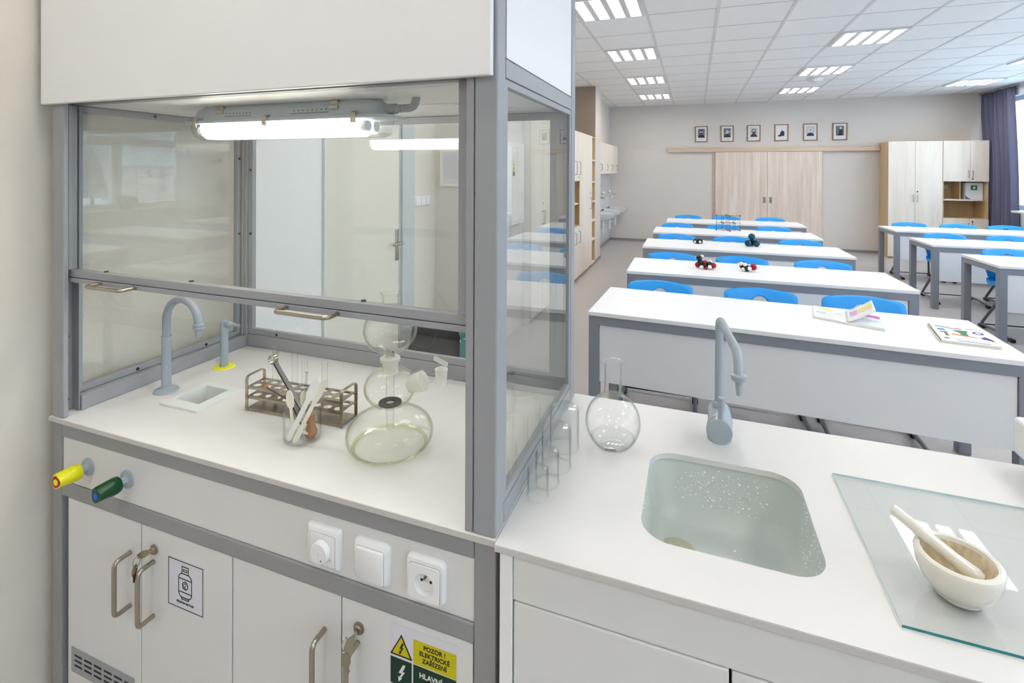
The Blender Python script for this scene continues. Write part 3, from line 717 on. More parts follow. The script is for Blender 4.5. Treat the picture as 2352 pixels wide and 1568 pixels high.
RW = [(3.66, (-.22, .415, .98), 'behind the desk with the books'),
      (4.98, (-.182, .405, 1.05), 'behind the desk with the red and black models'),
      (6.42, (-.20, .435, 1.135), 'behind the desk with the blue four-ball model'),
      (7.78, (-.222, .392, 1.045), 'behind the desk with the lattice model'),
      (9.28, (-.10, .515, 1.20), 'in the last row before the sliding doors'),
      (6.42, (2.975, 3.57, 4.17), 'at the nearest window-side desk'),
      (7.76, (2.955, 3.585, 4.19), 'at the middle window-side desk'),
      (9.25, (3.09, 3.685, 4.25), 'at the window-side desk before the birch wardrobe'),
      (4.98, (2.95, 3.5, 4.1), 'at the mirrored window-side desk level with the molecule desk'),
      (3.66, (2.93, 3.5, 4.1), 'at the mirrored window-side desk level with the books')]
PO = ['left-hand', 'middle', 'right-hand']
RR = random.Random(3)
c0 = None
for y, xs, lab in RW:
    for k, x in enumerate(xs):
        l = '%s blue plastic chair %s' % (PO[k], lab)
        loc = (x, y - .2 + RR.uniform(-.012, .012), 0); rz_ = math.radians(RR.uniform(-2.5, 2.5))
        if c0 is None: c0 = make_chair(); c0.location = loc; c0.rotation_euler = (0, 0, rz_); c0['label'] = l
        else: dup(c0, l, loc, rz_)

# ---------------------------------------------------------------- molecule models
def atoms(t, lst):
    for nm, mat, c, r in lst: MB().sphere(c, r, 22).obj(nm, mat, t)
z = DZ
t = T('molecule_model', 'large molecule model of four petrol-blue balls around a small black one', 'molecule model', (.61, 6.09, z))
atoms(t, [('chlorine_atom', 'atomb', (.565, 6.06, z + .036), .036), ('chlorine_atom', 'atomb', (.652, 6.075, z + .036), .036), ('chlorine_atom', 'atomb', (.61, 6.13, z + .036), .036), ('chlorine_atom', 'atomb', (.603, 6.085, z + .105), .036), ('carbon_atom', 'atomk', (.609, 6.088, z + .06), .022)])
t = T('molecule_model', 'small black and white molecule model beside the blue four-ball one', 'molecule model', (.05, 6.10, z))
hex_ = [(.05 + .03 * math.cos(k * PI / 3), 6.10 + .03 * math.sin(k * PI / 3)) for k in range(6)]
atoms(t, [('carbon_atom', 'atomk', (x, y, z + .026), .026) for x, y in hex_] + [('hydrogen_atom', 'atomw', (.05 + .052 * math.cos(k * PI / 3 - PI / 2 + .35), 6.10 + .052 * math.sin(k * PI / 3 - PI / 2 + .35), z + .022), .0145) for k in range(0, 6)])
t = T('molecule_model', 'long black, red and white molecule model with a raised black ball', 'molecule model', (.10, 4.55, z))
atoms(t, [('carbon_atom', 'atomk', (.055, 4.545, z + .05), .026), ('carbon_atom', 'atomk', (.045, 4.55, z + .085), .024), ('hydrogen_atom', 'atomw', (.068, 4.57, z + .098), .016), ('oxygen_atom', 'atomr', (.035, 4.56, z + .028), .024), ('oxygen_atom', 'atomr', (.092, 4.56, z + .048), .022), ('carbon_atom', 'atomk', (.088, 4.535, z + .03), .024), ('carbon_atom', 'atomk', (.128, 4.54, z + .036), .026), ('oxygen_atom', 'atomr', (.158, 4.55, z + .03), .025), ('hydrogen_atom', 'atomw', (.064, 4.512, z + .017), .0165), ('hydrogen_atom', 'atomw', (.128, 4.505, z + .024), .0165), ('hydrogen_atom', 'atomw', (.135, 4.56, z + .058), .0165), ('oxygen_atom', 'atomr', (.10, 4.505, z + .014), .0135)])
t = T('molecule_model', 'short black and white molecule model with one red ball', 'molecule model', (.42, 4.57, z))
atoms(t, [('carbon_atom', 'atomk', (.418, 4.545, z + .027), .027), ('carbon_atom', 'atomk', (.385, 4.57, z + .037), .024), ('hydrogen_atom', 'atomw', (.402, 4.545, z + .055), .0165), ('hydrogen_atom', 'atomw', (.434, 4.52, z + .03), .0165), ('hydrogen_atom', 'ivory', (.388, 4.54, z + .017), .0165), ('hydrogen_atom', 'ivory', (.372, 4.56, z + .058), .0165), ('oxygen_atom', 'atomr', (.465, 4.55, z + .038), .027)])
t = T('lattice_model', 'open cube lattice model with green balls on dark rods', 'lattice model', (.45, 7.49, z))
P = {}
dg_ = Vector((.303, .047, 0)); pp_ = Vector((-.047, .303, 0)) * .72
for i in range(3):
    for j in range(3):
        for k in range(3):
            P[i, j, k] = tuple(Vector((.4475, 7.514, z + .0115 + .1 * k)) + dg_ * ((i + j - 2) / 4) + pp_ * ((j - i) / 4))
for i in range(3):
    for j in range(3):
        MB().cyl(P[i, j, 0], P[i, j, 2], .0017, n=8).obj('rod', 'rod', t)
        MB().cyl(P[0, i, j], P[2, i, j], .0014, n=8).obj('cross_rod', 'redp', t)
        MB().cyl(P[i, 0, j], P[i, 2, j], .0014, n=8).obj('cross_rod', 'redp', t)
for (i, j, k), c in P.items():
    if (i + j + k) % 2 == 0: MB().sphere(c, .0115, 14).obj('green_ball', 'atomg', t)
    else: MB().sphere(c, .005, 10).obj('red_ball', 'atomr', t)

# ---------------------------------------------------------------- books on the nearest desk
t = T('closed_book', 'closed cream book with colourful cover near the right end of the desk', 'book', (1.28, 3.13, DZ))
A, B_, C_, D_ = Vector((1.135, 3.001, DZ)), Vector((1.364, 2.981, DZ)), Vector((1.417, 3.285, DZ)), Vector((1.192, 3.305, DZ))
def q(u, v, z): return tuple(A.lerp(B_, u).lerp(D_.lerp(C_, u), v) + Vector((0, 0, z)))
def slab(u0, u1, v0, v1, z0, z1): return MB().ring_loft([[q(u0, v0, zz), q(u1, v0, zz), q(u1, v1, zz), q(u0, v1, zz)] for zz in (z0, z1)])
slab(.02, .985, .012, .988, .0035, .0095).obj('pages', 'pagew', t, smooth=False)
b = slab(0, 1, 0, 1, .0005, .0035)
b.ring_loft([[q(0, 0, zz), q(1, 0, zz), q(1, 1, zz), q(0, 1, zz)] for zz in (.0095, .0125)])
b.ring_loft([[q(-.005, 0, zz), q(.02, 0, zz), q(.02, 1, zz), q(-.005, 1, zz)] for zz in (.0005, .0125)])
cv = b.obj('cover', 'cover', t, smooth=False)
def mk(pts, mat, nm): MB().ring_loft([[q(u, v, zz) for u, v in pts] for zz in (.0126, .0130)]).obj(nm, mat, cv, smooth=False)
mk([(.05, .03), (.95, .03), (.95, .97), (.05, .97)], 'pagew', 'cover_print')
def mk2(pts, mat, nm): MB().ring_loft([[q(u, v, zz) for u, v in pts] for zz in (.0131, .0134)]).obj(nm, mat, cv, smooth=False)
mk2([(.10, .90), (.14, .93), (.45, .82), (.40, .80)], 'pbrn', 'brown_stone')
mk2([(.10, .75), (.24, .76), (.26, .66), (.12, .66)], 'pblu', 'blue_crystal')
mk2([(.12, .58), (.26, .58), (.26, .53), (.22, .53), (.25, .34), (.18, .34), (.19, .53), (.12, .53)], 'pbrn', 'brown_tool')
mk2([(.42, .84), (.5, .87), (.6, .84), (.55, .79), (.45, .80)], 'pink', 'pink_flower')
mk2([(.38, .72), (.66, .74), (.60, .58), (.60, .44), (.48, .44), (.47, .58)], 'pgrn', 'green_flask')
mk2([(.30, .44), (.32, .50), (.48, .46), (.75, .37), (.72, .35), (.48, .39)], 'porg', 'orange_flame')
mk2([(.82 + .10 * math.cos(a), .66 + .08 * math.sin(a)) for a in (k * PI / 8 for k in range(16))], 'pnavy', 'blue_dial')
MB().ring_loft([[q(.82 + .055 * math.cos(a), .66 + .045 * math.sin(a), zz) for a in (k * PI / 8 for k in range(16))] for zz in (.0135, .0137)]).obj('dial_face', 'pagew', cv, smooth=False)
mk2([(.78, .40), (.88, .47), (.95, .36), (.90, .28), (.80, .32)], 'pnavy', 'dark_shell')
mk2([(.90, .30), (.95, .36), (.97, .25), (.92, .24)], 'pbrn', 'shell_tip')
mk2([(.15 + .05 * math.cos(a), .18 + .035 * math.sin(a)) for a in (k * PI / 8 for k in range(16))], 'pgrn', 'green_bead')
mk2([(.30, .075), (.84, .055), (.84, .075), (.30, .095)], 'pnavy', 'subtitle_bar')
mk2([(.66, .86), (.80, .87), (.80, .885), (.66, .875)], 'ink', 'author_line')
mk2([(.83, .87), (.93, .875), (.93, .885), (.83, .88)], 'ink', 'author_line')
th = math.atan2(B_.y - A.y, B_.x - A.x)
cc = Vector(q(.57, .185, .0132))
text('CHEMIE', .040, 'lilac', 'title', cv, Matrix.Translation(cc) @ Matrix.Rotation(th + PI, 4, 'Z') @ Matrix.Diagonal((.95, .8, 1, 1)), .0001)

t = T('open_book', 'open picture book with one lifted page lying on the desk', 'book', (.80, 3.29, DZ))
S0, S1 = Vector((.79, 3.17, DZ)), Vector((.842, 3.425, DZ))       # spine, near to far
lx = Vector((-.148, .075, 0)); rx_ = Vector((.150, -.058, 0))
def pg(side, u, v, z):
    d = lx if side < 0 else rx_
    return tuple(S0.lerp(S1, v) + d * u + Vector((0, 0, z)))
b = MB(); b.ring_loft([[pg(-1, 1.03, -.02, zz), pg(-1, 0, -.02, zz), pg(-1, 0, 1.02, zz), pg(-1, 1.03, 1.02, zz)] for zz in (.0005, .003)])
b.ring_loft([[pg(1, 0, -.02, zz), pg(1, 1.03, -.02, zz), pg(1, 1.03, 1.02, zz), pg(1, 0, 1.02, zz)] for zz in (.0005, .003)])
b.obj('cover', 'cover', t, smooth=False)
for s, h in ((-1, .009), (1, .016)):
    b = MB()
    prof = [(u, .004 + h * (.35 + .65 * math.sin(min(1, u * 3.2) * PI / 2)) * (1 - .45 * u if s > 0 else 1 - .1 * u)) for u in (0, .06, .14, .25, .4, .6, .8, 1)]
    for (u0, a0), (u1, a1) in zip(prof, prof[1:]):
        b.ring_loft([[pg(s, u0, 0, .0032), pg(s, u1, 0, .0032), pg(s, u1, 1, .0032), pg(s, u0, 1, .0032)], [pg(s, u0, 0, a0), pg(s, u1, 0, a1), pg(s, u1, 1, a1), pg(s, u0, 1, a0)]])
    pb = b.obj('pages', 'pagew', t, smooth=False)
    def hz(u):
        for (u0, a0), (u1, a1) in zip(prof, prof[1:]):
            if u <= u1: return a0 + (a1 - a0) * (u - u0) / (u1 - u0)
        return prof[-1][1]
    def pr(u0, u1, v0, v1, mat, nm):
        b = MB()
        for k in range(4):
            ua, ub = u0 + (u1 - u0) * k / 4, u0 + (u1 - u0) * (k + 1) / 4
            b.poly([pg(s, ua, v0, hz(ua) + .0006), pg(s, ub, v0, hz(ub) + .0006), pg(s, ub, v1, hz(ub) + .0006), pg(s, ua, v1, hz(ua) + .0006)])
        b.obj(nm, mat, pb, smooth=False)
    if s < 0:
        pr(.45, .62, .70, .88, 'pyel', 'print_patch'); pr(.65, .82, .74, .90, 'pyel', 'print_patch'); pr(.62, .92, .36, .52, 'plblu', 'print_patch'); pr(.10, .40, .52, .55, 'lilac', 'print_line')
    else:
        pr(.30, .98, .72, .93, 'pink', 'print_patch'); pr(.14, .26, .62, .74, 'pyel', 'print_patch')
        for v in (.52, .46, .40): pr(.35, .92, v, v + .012, 'phot_l', 'print_line')
b = MB()
def lf(u, v):
    d = rx_ * (.75 * u) + Vector((0, 0, .016 + .075 * u ** 1.25))
    return tuple(S0.lerp(S1, v) + d + Vector((.012 * u, .03 * u, 0)))
b.grid(lf, 12, 6); lp = b.obj('lifted_page', 'pagew', t, solid=.0006)
MB().grid(lambda u, v: tuple(Vector(lf(.45 + .5 * u, .45 + .3 * v)) + Vector((-.0004, 0, .0012))), 6, 2).obj('print_patch', 'pyel', lp)
MB().grid(lambda u, v: tuple(Vector(lf(.12 + .28 * u, .35 + .4 * v)) + Vector((-.0004, 0, .0012))), 6, 2).obj('print_patch', 'lilac', lp)

# ---------------------------------------------------------------- fume hood
ZW = .925
HX0, HX1, HY0, HY1 = -1.559, -.318, .796, 1.397
hood = T('fume_hood', 'large grey-framed white fume hood with glass sides and raised sash', 'fume hood', (-.94, 1.1, 0))
def H(b, name, mat, bevel=.001, parent=None, **k): return b.obj(name, mat, parent or hood, bevel, smooth=k.pop('smooth', False), **k)
wt = MB().plate([(HX0, HY0), (HX1, HY0), (HX1, HY1), (HX0, HY1)], [[(-1.341, .967), (-1.247, .967), (-1.247, 1.064), (-1.341, 1.064)]], ZW - .012, ZW)
w = H(wt, 'worktop', 'topwhite')
H(MB().box(HX0 - .0008, HX1 + .0004, HY0 - .0012, HY0 - .0002, ZW - .0115, ZW - .0006), 'edge_band', 'edge', .0003, w)
# posts
ZTOP = 2.62
H(MB().box(-.3625, -.3185, .7985, .838, ZW + .0005, ZTOP), 'post', 'alu', .004, seg=3)
H(MB().box(-1.552, -1.506, .7985, .8105, ZW + .0005, ZTOP), 'post', 'alu', .003, seg=3)
H(MB().box(-.363, -.3185, 1.352, 1.396, ZW + .0005, ZTOP), 'post', 'alu', .004, seg=3)
H(MB().box(-1.552, -1.5135, 1.358, 1.396, ZW + .0005, ZTOP).box(-1.534, -1.526, 1.352, 1.358, ZW + .04, 1.73), 'post', 'alu', .002, seg=2)
# sash guides at the front
H(MB().box(-.3785, -.3638, .7995, .812, ZW + .0008, 1.76).box(-.3785, -.370, .812, .85, ZW + .0008, 1.76), 'sash_guide', 'alu', .001)
gd = H(MB().box(-1.5515, -1.5475, .811, .8435, ZW + .0008, 1.76).box(-1.5475, -1.520, .8405, .8435, ZW + .0008, 1.727), 'sash_guide', 'alu', .0006)
H(MB().box(-1.5472, -1.5425, .8385, .8404, 1.30, 1.727), 'gap_shade_strip', 'dark', 0, gd)  # dark strip put in for the shadow of the gap beside the sash
for z in (.955, 1.12): H(MB().cyl((-1.5475, .828, z), (-1.5445, .828, z), .0045, n=14), 'screw', 'steel', 0, gd, smooth=True)
for z in (1.40, 1.66): H(MB().cyl((-1.533, .8405, z), (-1.533, .8385, z), .0045, n=14), 'screw', 'dark', 0, gd, smooth=True)
# fascia and the white upper panels
H(MB().box(-1.569, -.3255, .782, .797, 1.726, ZTOP), 'fascia_panel', 'white', .0025, seg=3)
H(MB().box(-.3225, -.3195, .845, 1.345, 1.767, ZTOP), 'upper_side_panel', 'white', .0008)
H(MB().box(-1.552, -.32, .84, 1.395, ZTOP - .02, ZTOP), 'roof_panel', 'white')
H(MB().box(-1.5, -.36, 1.385, 1.389, 1.75, ZTOP), 'upper_rear_panel', 'white')
H(MB().box(-1.55, -1.547, .845, 1.352, 1.767, ZTOP), 'upper_left_panel', 'white')
H(MB().box(-.3625, -.3188, .8395, 1.351, 1.7305, 1.765), 'side_rail', 'alu', .0015)
H(MB().box(-1.552, -1.512, .8445, 1.351, 1.7305, 1.765), 'side_rail', 'alu', .0015)
H(MB().box(-1.512, -.364, 1.36, 1.395, 1.7285, 1.765), 'rear_rail', 'alu', .0015)
cp = H(MB().box(-1.512, -.364, .845, 1.359, 1.7285, 1.738), 'ceiling_panel', 'white', .001)
H(MB().box(-.66, -.56, 1.10, 1.20, 1.7265, 1.7285), 'access_flap', 'white', .0005, cp)
H(MB().box(-1.512, -.3785, .823, .8445, 1.7285, 1.76), 'sash_header', 'alu', .001)
# base rails
H(MB().box(-.345, -.3187, .8385, 1.3515, ZW + .0006, .961), 'base_rail', 'alu', .002)
H(MB().box(-1.552, -1.5136, .8445, 1.3575, ZW + .0006, .964), 'base_rail', 'alu', .002)
H(MB().box(-1.5130, -.3635, 1.3605, 1.395, ZW + .0006, .9685), 'base_rail', 'alu', .002)
# glazed frames (side right, side left, rear): frame, pane, screws
def glazed(plane, d0, d1, a0, a1, z0, z1, bw, pane_d, scr, bz=None):
    bz = bz or bw
    f = H(MB().plate([(a0, z0), (a1, z0), (a1, z1), (a0, z1)], [[(a0 + bw, z0 + bz), (a1 - bw, z0 + bz), (a1 - bw, z1 - bz), (a0 + bw, z1 - bz)]], d0, d1, plane), 'glazing_frame', 'alu', .001)
    g = MB()
    p0, p1 = a0 + bw - .003, a1 - bw + .003
    if plane == 'yz': g.box(pane_d, pane_d + .004, p0, p1, z0 + bz - .003, z1 - bz + .003)
    else: g.box(p0, p1, pane_d, pane_d + .004, z0 + bz - .003, z1 - bz + .003)
    H(g, 'pane', 'hoodglass', 0, f)
    for a, z in scr:
        c = (d0 if d0 > -1 and plane == 'yz' else (d1 if plane == 'yz' else d0))
        sg = -1 if not (plane == 'yz' and d0 < -1) else 1
        if plane == 'yz': H(MB().cyl((c, a, z), (c + .0015 * sg, a, z), .0045, n=14), 'screw', 'dark', 0, f)
        else: H(MB().cyl((a, c, z), (a, c - .0015, z), .0045, n=14), 'screw', 'dark', 0, f)
    return f
glazed('yz', -.3355, -.3205, .8395, 1.3505, .9622, 1.7295, .014, -.329, [(.846, 1.6), (.846, 1.1), (1.344, 1.64), (1.344, 1.14), (.95, .969), (1.22, .969), (.95, 1.723)])
glazed('yz', -1.5565, -1.5385, .8438, 1.3565, .965, 1.7295, .016, -1.553, [(1.348, 1.6), (1.348, 1.33), (1.0, .973), (1.22, .973), (1.05, 1.7215)])
glazed('xz', 1.364, 1.38, -1.5125, -.364, .9695, 1.7275, .02, 1.370, [(-1.502, 1.56), (-1.502, 1.33), (-1.38, .979), (-.9, .979), (-.58, .979), (-1.0, 1.717)])
# sash
sx0, sx1, sy = -1.534, -.3792, .822
sash = H(MB().box(sx0, sx1, .816, .838, 1.2695, 1.281).box(sx0, sx1, .8185, .838, 1.2825, 1.3005).box(sx0, sx0 + .012, .8185, .838, 1.3005, 1.727).box(sx1 - .024, sx1, .8185, .838, 1.3005, 1.727), 'sash', 'alu', .0012)
H(MB().box(sx0 + .012, sx1 - .024, .826, .8295, 1.2995, 1.727), 'pane', 'hoodglass', 0, sash)
for x0, x1 in ((-1.392, -1.264), (-.798, -.668)):
    H(MB().tube(arc_path([(x0, .817, 1.2755), (x0, .782, 1.2755), (x1, .782, 1.2755), (x1, .817, 1.2755)], .012, 6), .0048, 12), 'sash_handle', 'nickel', 0, sash, smooth=True)
for x in (-1.40, -1.10, -.62): H(MB().cyl((x, .8345, 1.3005), (x, .8345, 1.3030), .005, n=14), 'screw', 'dark', 0, sash)
# base cabinet
LY = .802
for x0, x1 in ((-.361, -.320), (-1.556, -1.52)):
    for y0 in (LY, 1.35): H(MB().box(x0, x1, y0, y0 + .04, .001, ZW - .0125), 'leg_post', 'alu_d', .002)
H(MB().box(-1.5195, -.3615, LY, LY + .035, .8765, ZW - .0125), 'top_beam', 'alu_d', .002)
H(MB().box(-1.5195, -.3615, LY, LY + .035, .7255, .7615), 'lower_beam', 'alu_d', .003, seg=3)
H(MB().box(-1.5190, -.3620, LY + .004, LY + .022, .7622, .8758), 'front_panel', 'frontgrey', .0008)
H(MB().box(-1.55, -.326, LY + .041, 1.349, .05, .80).box(-1.51, -.37, LY + .03, LY + .045, .06, .72), 'carcass', 'dark', .001)
H(MB().box(-1.519, -.362, LY + .03, LY + .05, 0.001, .049), 'plinth', 'alu_d', .001)
DX = [(-1.4955, -1.2245, -1.2605, 0), (-1.2215, -.9365, -1.1805, 1), (-.9325, -.6485, -.687, 0), (-.6455, -.3635, -.608, 1)]
for x0, x1, hx, lk in DX:
    d = H(MB().box(x0, x1, LY + .002, LY + .019, .055, .7235), 'door', 'frontgrey', .0012)
    H(MB().tube(arc_path([(hx, LY + .002, .52), (hx, LY - .034, .52), (hx, LY - .034, .647), (hx, LY + .002, .647)], .014, 6), .0052, 12), 'handle', 'nickel', 0, d, smooth=True)
    if lk:
        lx_ = hx + .003
        H(MB().lathe([(.0115, .0), (.0115, .003), (.009, .0035), (.009, .006), (.0075, .0075), (.001, .0075)], (lx_, LY + .002, .676), 24, 'y', cap0=True), 'lock', 'brass', 0, d, smooth=True)

# keys
def key(b, hd, tip, nrm, w=.011):
    hd, tip = Vector(hd), Vector(tip); ax = (tip - hd).normalized(); nz = Vector(nrm).normalized(); sd_ = ax.cross(nz).normalized()
    nz = sd_.cross(ax)
    def ring(o, pts): return [hd + ax * u + sd_ * v + nz * o for u, v in pts]
    bow = [(.0, -.004), (.004, -w * .75), (.012, -w), (.02, -w * .8), (.026, -.0035), (.026, .0035), (.02, w * .8), (.012, w), (.004, w * .75), (.0, .004)]
    L = (tip - hd).length
    bl = [(.025, -.0035), (L * .55, -.0035), (L * .58, -.002), (L * .7, -.0035), (L * .78, -.002), (L * .9, -.0035), (L, -.001), (L, .001), (L - .003, .0035), (.025, .0035)]
    for p in (bow, bl): b.ring_loft([ring(-.0008, p), ring(.0008, p)])
    return b
t = T('key_ring', 'key in the left lock with a second key dangling on a ring over the handle', 'keys', (-1.185, .78, .66))
key(MB(), (-1.183, .769, .682), (-1.1785, .801, .676), (.6, 0, 1), .0085).obj('key', 'brass', t, smooth=False)
MB().tube([(-1.181 + .010 * math.cos(a), .766 + .004 * math.sin(a), .673 + .0095 * math.sin(a)) for a in (2 * PI * k / 28 for k in range(29))], .0011, 8, False).obj('ring', 'steel', t)
key(MB(), (-1.182, .763, .668), (-1.186, .764, .627), (1, .35, 0), .0085).obj('hanging_key', 'brass', t, smooth=False)
t = T('key_ring', 'pair of worn keys hanging from the right cupboard lock', 'keys', (-.605, .78, .66))
key(MB(), (-.607, .765, .662), (-.6055, .801, .676), (.9, -.2, .5), .010).obj('key', 'brass', t, smooth=False)
MB().tube([(-.612 + .002 * math.sin(a), .770 + .006 * math.sin(a), .672 + .012 * math.cos(a)) for a in (2 * PI * k / 24 for k in range(25))], .001, 8, False).obj('ring', 'steel', t)
key(MB(), (-.606, .762, .664), (-.598, .763, .628), (.5, -1, 0), .009).obj('hanging_key', 'brass', t, smooth=False)

# stickers on the hood doors
yF = LY + .0019
t = T('gas_sign', 'white sticker with black gas cylinder drawing and lettering, left door', 'sign', (-1.0755, yF, .62))
x0, x1, z0, z1 = -1.1295, -1.0215, .5665, .6725
MB().box(x0 - .003, x1 + .003, yF - .0006, yF, z0 - .005, z1 + .003).obj('sheet', 'paper', t, smooth=False)
def strokes(b, pts, w, y, close=True):
    P_ = [Vector((a, 0, c)) for a, c in pts]; n = len(P_)
    for i in range(n if close else n - 1):
        a, c = P_[i], P_[(i + 1) % n]
        d = (c - a); L = d.length
        if L < 1e-6: continue
        d /= L; b.obox(((a + c) / 2 + Vector((0, y, 0))), (L / 2 + w * .5, .0003, w / 2), d, (0, 1, 0), d.cross(Vector((0, 1, 0))))
    return b
ys = yF - .0008
strokes(MB(), [(x0, z0), (x1, z0), (x1, z1), (x0, z1)], .0014, ys).obj('border', 'ink', t, smooth=False)
cx = -1.0765
b = MB()
strokes(b, rrect(cx - .0205, cx + .0205, .592, .646, .012, 5), .0018, ys)
strokes(b, [(cx - .0195, .634), (cx + .0195, .634)], .0018, ys, False); strokes(b, [(cx - .0195, .604), (cx + .0195, .604)], .0018, ys, False)
strokes(b, [(cx - .01, .646), (cx - .01, .662), (cx + .01, .662), (cx + .01, .646)], .0018, ys, False)
strokes(b, [(cx - .006, .6515), (cx + .006, .6515), (cx + .006, .656), (cx - .006, .656)], .0014, ys)
strokes(b, [(cx - .011, .592), (cx - .011, .588), (cx + .011, .588), (cx + .011, .592)], .0018, ys, False)
strokes(b, [(cx + .0085 * a, .620 + .0085 * c) for a, c in circ(20)], .0018, ys)
strokes(b, [(cx + .005 * a, .620 + .005 * c) for a, c in circ(14)][2:12], .0012, ys, False)
strokes(b, [(cx, .617), (cx + .003, .623)], .0012, ys, False)
b.obj('gas_cylinder_drawing', 'ink', t, smooth=False)
text('PROPAN BUTAN', .0072, 'ink', 'lettering', t, at(cx, ys, .5795), .0002, bold=.00018)

t = T('electrical_sign', 'yellow and green electrical warning sticker with Czech lettering, right door', 'sign', (-.465, yF, .64))
MB().box(-.536, -.392, yF - .0006, yF, .55, .711).obj('sheet', 'paper', t, smooth=False)
yy = yF - .0008
MB().box(-.484, -.3955, yy - .0002, yy + .0002, .6495, .694).obj('yellow_field', 'sgn_y', t, smooth=False)
MB().box(-.533, -.4875, yy - .0002, yy + .0002, .598, .6475).obj('green_field', 'sgn_g', t, smooth=False)
MB().box(-.484, -.3955, yy - .0002, yy + .0002, .598, .6475).obj('green_field', 'sgn_g', t, smooth=False)
MB().prism([(-.533, .653), (-.4865, .653), (-.5098, .6935)], yy - .0002, yy + .0002, 'xz').obj('warning_triangle', 'sgn_y', t, smooth=False)
strokes(MB(), [(-.5315, .654), (-.488, .654), (-.5098, .6918)], .0022, yy - .0003).obj('triangle_border', 'ink', t, smooth=False)
def bolt(cx, cz, s, mat, nm):
    P_ = [(.004, .013), (.0085, .013), (.0035, .002), (.0075, .0025), (.0005, -.008), (.003, -.0075), (-.0035, -.0145), (-.004, -.006), (-.002, -.0068), (.002, -.0005), (-.0035, -.001)]
    b = MB(); b.poly([(cx + a * s, yy - .0004, cz + c * s) for a, c in P_]); b.obj(nm, mat, t, smooth=False, solid=.0002)
bolt(-.511, .668, .85, 'ink', 'lightning_bolt'); bolt(-.511, .6225, 1.25, 'sgn_w', 'lightning_bolt')
for s_, z_ in (('POZOR !', .6845), ('ELEKTRICK\u00c9', .6725), ('ZA\u0158\u00cdZEN\u00cd', .6602)): text(s_, .0115, 'ink', 'lettering', t, at(-.440, yy - .0003, z_), .0001, bold=.0003)
text('HLAVN\u00cd', .0135, 'sgn_w', 'lettering', t, at(-.4475, yy - .0003, .632), .0001, bold=.0004)

# vent grille
t = T('vent_grille', 'grey slotted vent grille low on the leftmost hood door', 'vent', (-1.36, yF, .32))
hs_ = []
for r_ in range(3):
    for c_ in range(6):
        a = -1.4675 + c_ * .0375; z_ = .335 - .0125 * r_
        hs_.append(rrect(a, a + .031, z_ - .0068, z_, .0018, 2))
MB().plate([(-1.479, .288), (-1.245, .288), (-1.245, .349), (-1.479, .349)], hs_, yF - .002, yF - .0002, 'xz').obj('plate', 'alu', t, smooth=False)
MB().box(-1.474, -1.25, yF - .0006, yF - .0001, .293, .345).obj('dark_backing', 'dark', t)

# valve knobs
def knob(name, lab, cx, cz, mat, cap, inner):
    t = T(name, lab, 'valve knob', (cx, LY, cz))
    y = LY + .004
    MB().lathe([(.021, 0), (.021, .005), (.012, .0065), (.0105, .008), (.0105, .028)], (cx, y, cz), 32, 'y', cap0=True, cap1=True).obj('rosette', 'taps', t)
    def sec(r, tri, d):
        out = []
        for k in range(36):
            a = 2 * PI * k / 36 + .35
            rr = r * (1 - tri * (.5 - .5 * math.cos(3 * a)))
            out.append((cx + rr * math.cos(a), y - d, cz + rr * math.sin(a)))
        return out
    k_ = MB().ring_loft([sec(.012, 0, .020), sec(.0178, 0, .022), sec(.0195, 0, .029), sec(.0195, .04, .039), sec(.0192, .15, .05), sec(.019, .19, .064), sec(.018, .19, .0685)]).obj('grip', mat, t)
    if inner:
        MB().ring_loft([sec(.0145, .17, .0684), sec(.0145, .17, .0693)]).obj('cap_ring', cap, t)
        MB().cyl((cx, y - .0691, cz), (cx, y - .0703, cz), .0075, n=20).obj('cap_disc', inner, t)
    else: MB().cyl((cx, y - .068, cz), (cx, y - .0697, cz), .0072, n=20).obj('cap_disc', cap, t)
knob('valve_knob', 'yellow grip valve knob with red end cap on the hood front', -1.417, .819, 'yellow', 'redp', 'yellowflange')
knob('valve_knob', 'dark green grip valve knob with blue end cap on the hood front', -1.273, .819, 'green', 'bluep', None)

# dimmer, switch, socket on the hood front
yp = LY + .004
def plate81(name, lab, cx, r=.008):
    t = T(name, lab, name.split('_')[0] if name != 'light_switch' else 'light switch', (cx, yp, .815))
    w = .0405
    MB().ring_loft([[(a, d, c) for a, c in rrect(cx - k, cx + k, .815 - k, .815 + k, rr, 6)] for k, d, rr in ((w, yp, r), (w, yp - .004, r), (w - .002, yp - .008, r), (w - .006, yp - .0105, r * .8))], True, name != 'power_socket').obj('cover_frame', 'plate', t)
    return t
t = plate81('dimmer_switch', 'white rotary dimmer switch, first of three plates on the hood front', -.687, .005); t['category'] = 'dimmer'
MB().ring_loft([[(a, d, c) for a, c in rrect(-.687 - .0305, -.687 + .0305, .812 - .0305, .812 + .0305, .003, 4)] for d in (yp - .0101, yp - .0115)]).obj('insert', 'plate', t, .0008)
MB().ring_loft([[(a, d, c) for a, c in rrect(-.687 - .0312, -.687 + .0312, .812 - .0312, .812 + .0312, .003, 4)] for d in (yp - .0102, yp - .0107)]).obj('joint', 'gap', t)
MB().lathe([(.0235, .0112), (.0235, .0117), (.001, .0117)], (-.687, yp, .812), 32, 'y').obj('knob_recess', 'grid', t)
MB().lathe([(.0215, .0112), (.0212, .020), (.0195, .0228), (.001, .0232)], (-.687, yp, .811), 36, 'y').obj('knob', 'plate', t)
MB().poly([(-.682, yp - .0235, .7985), (-.6775, yp - .0235, .7985), (-.67975, yp - .0235, .8025)]).obj('marker', 'gap', t, solid=.0003)
MB().cyl((-.667, yp - .0116, .796), (-.667, yp - .0119, .796), .0012, n=10).obj('dot', 'gap', t)
t = plate81('light_switch', 'white rocker light switch, middle of three plates on the hood front', -.574, .012)
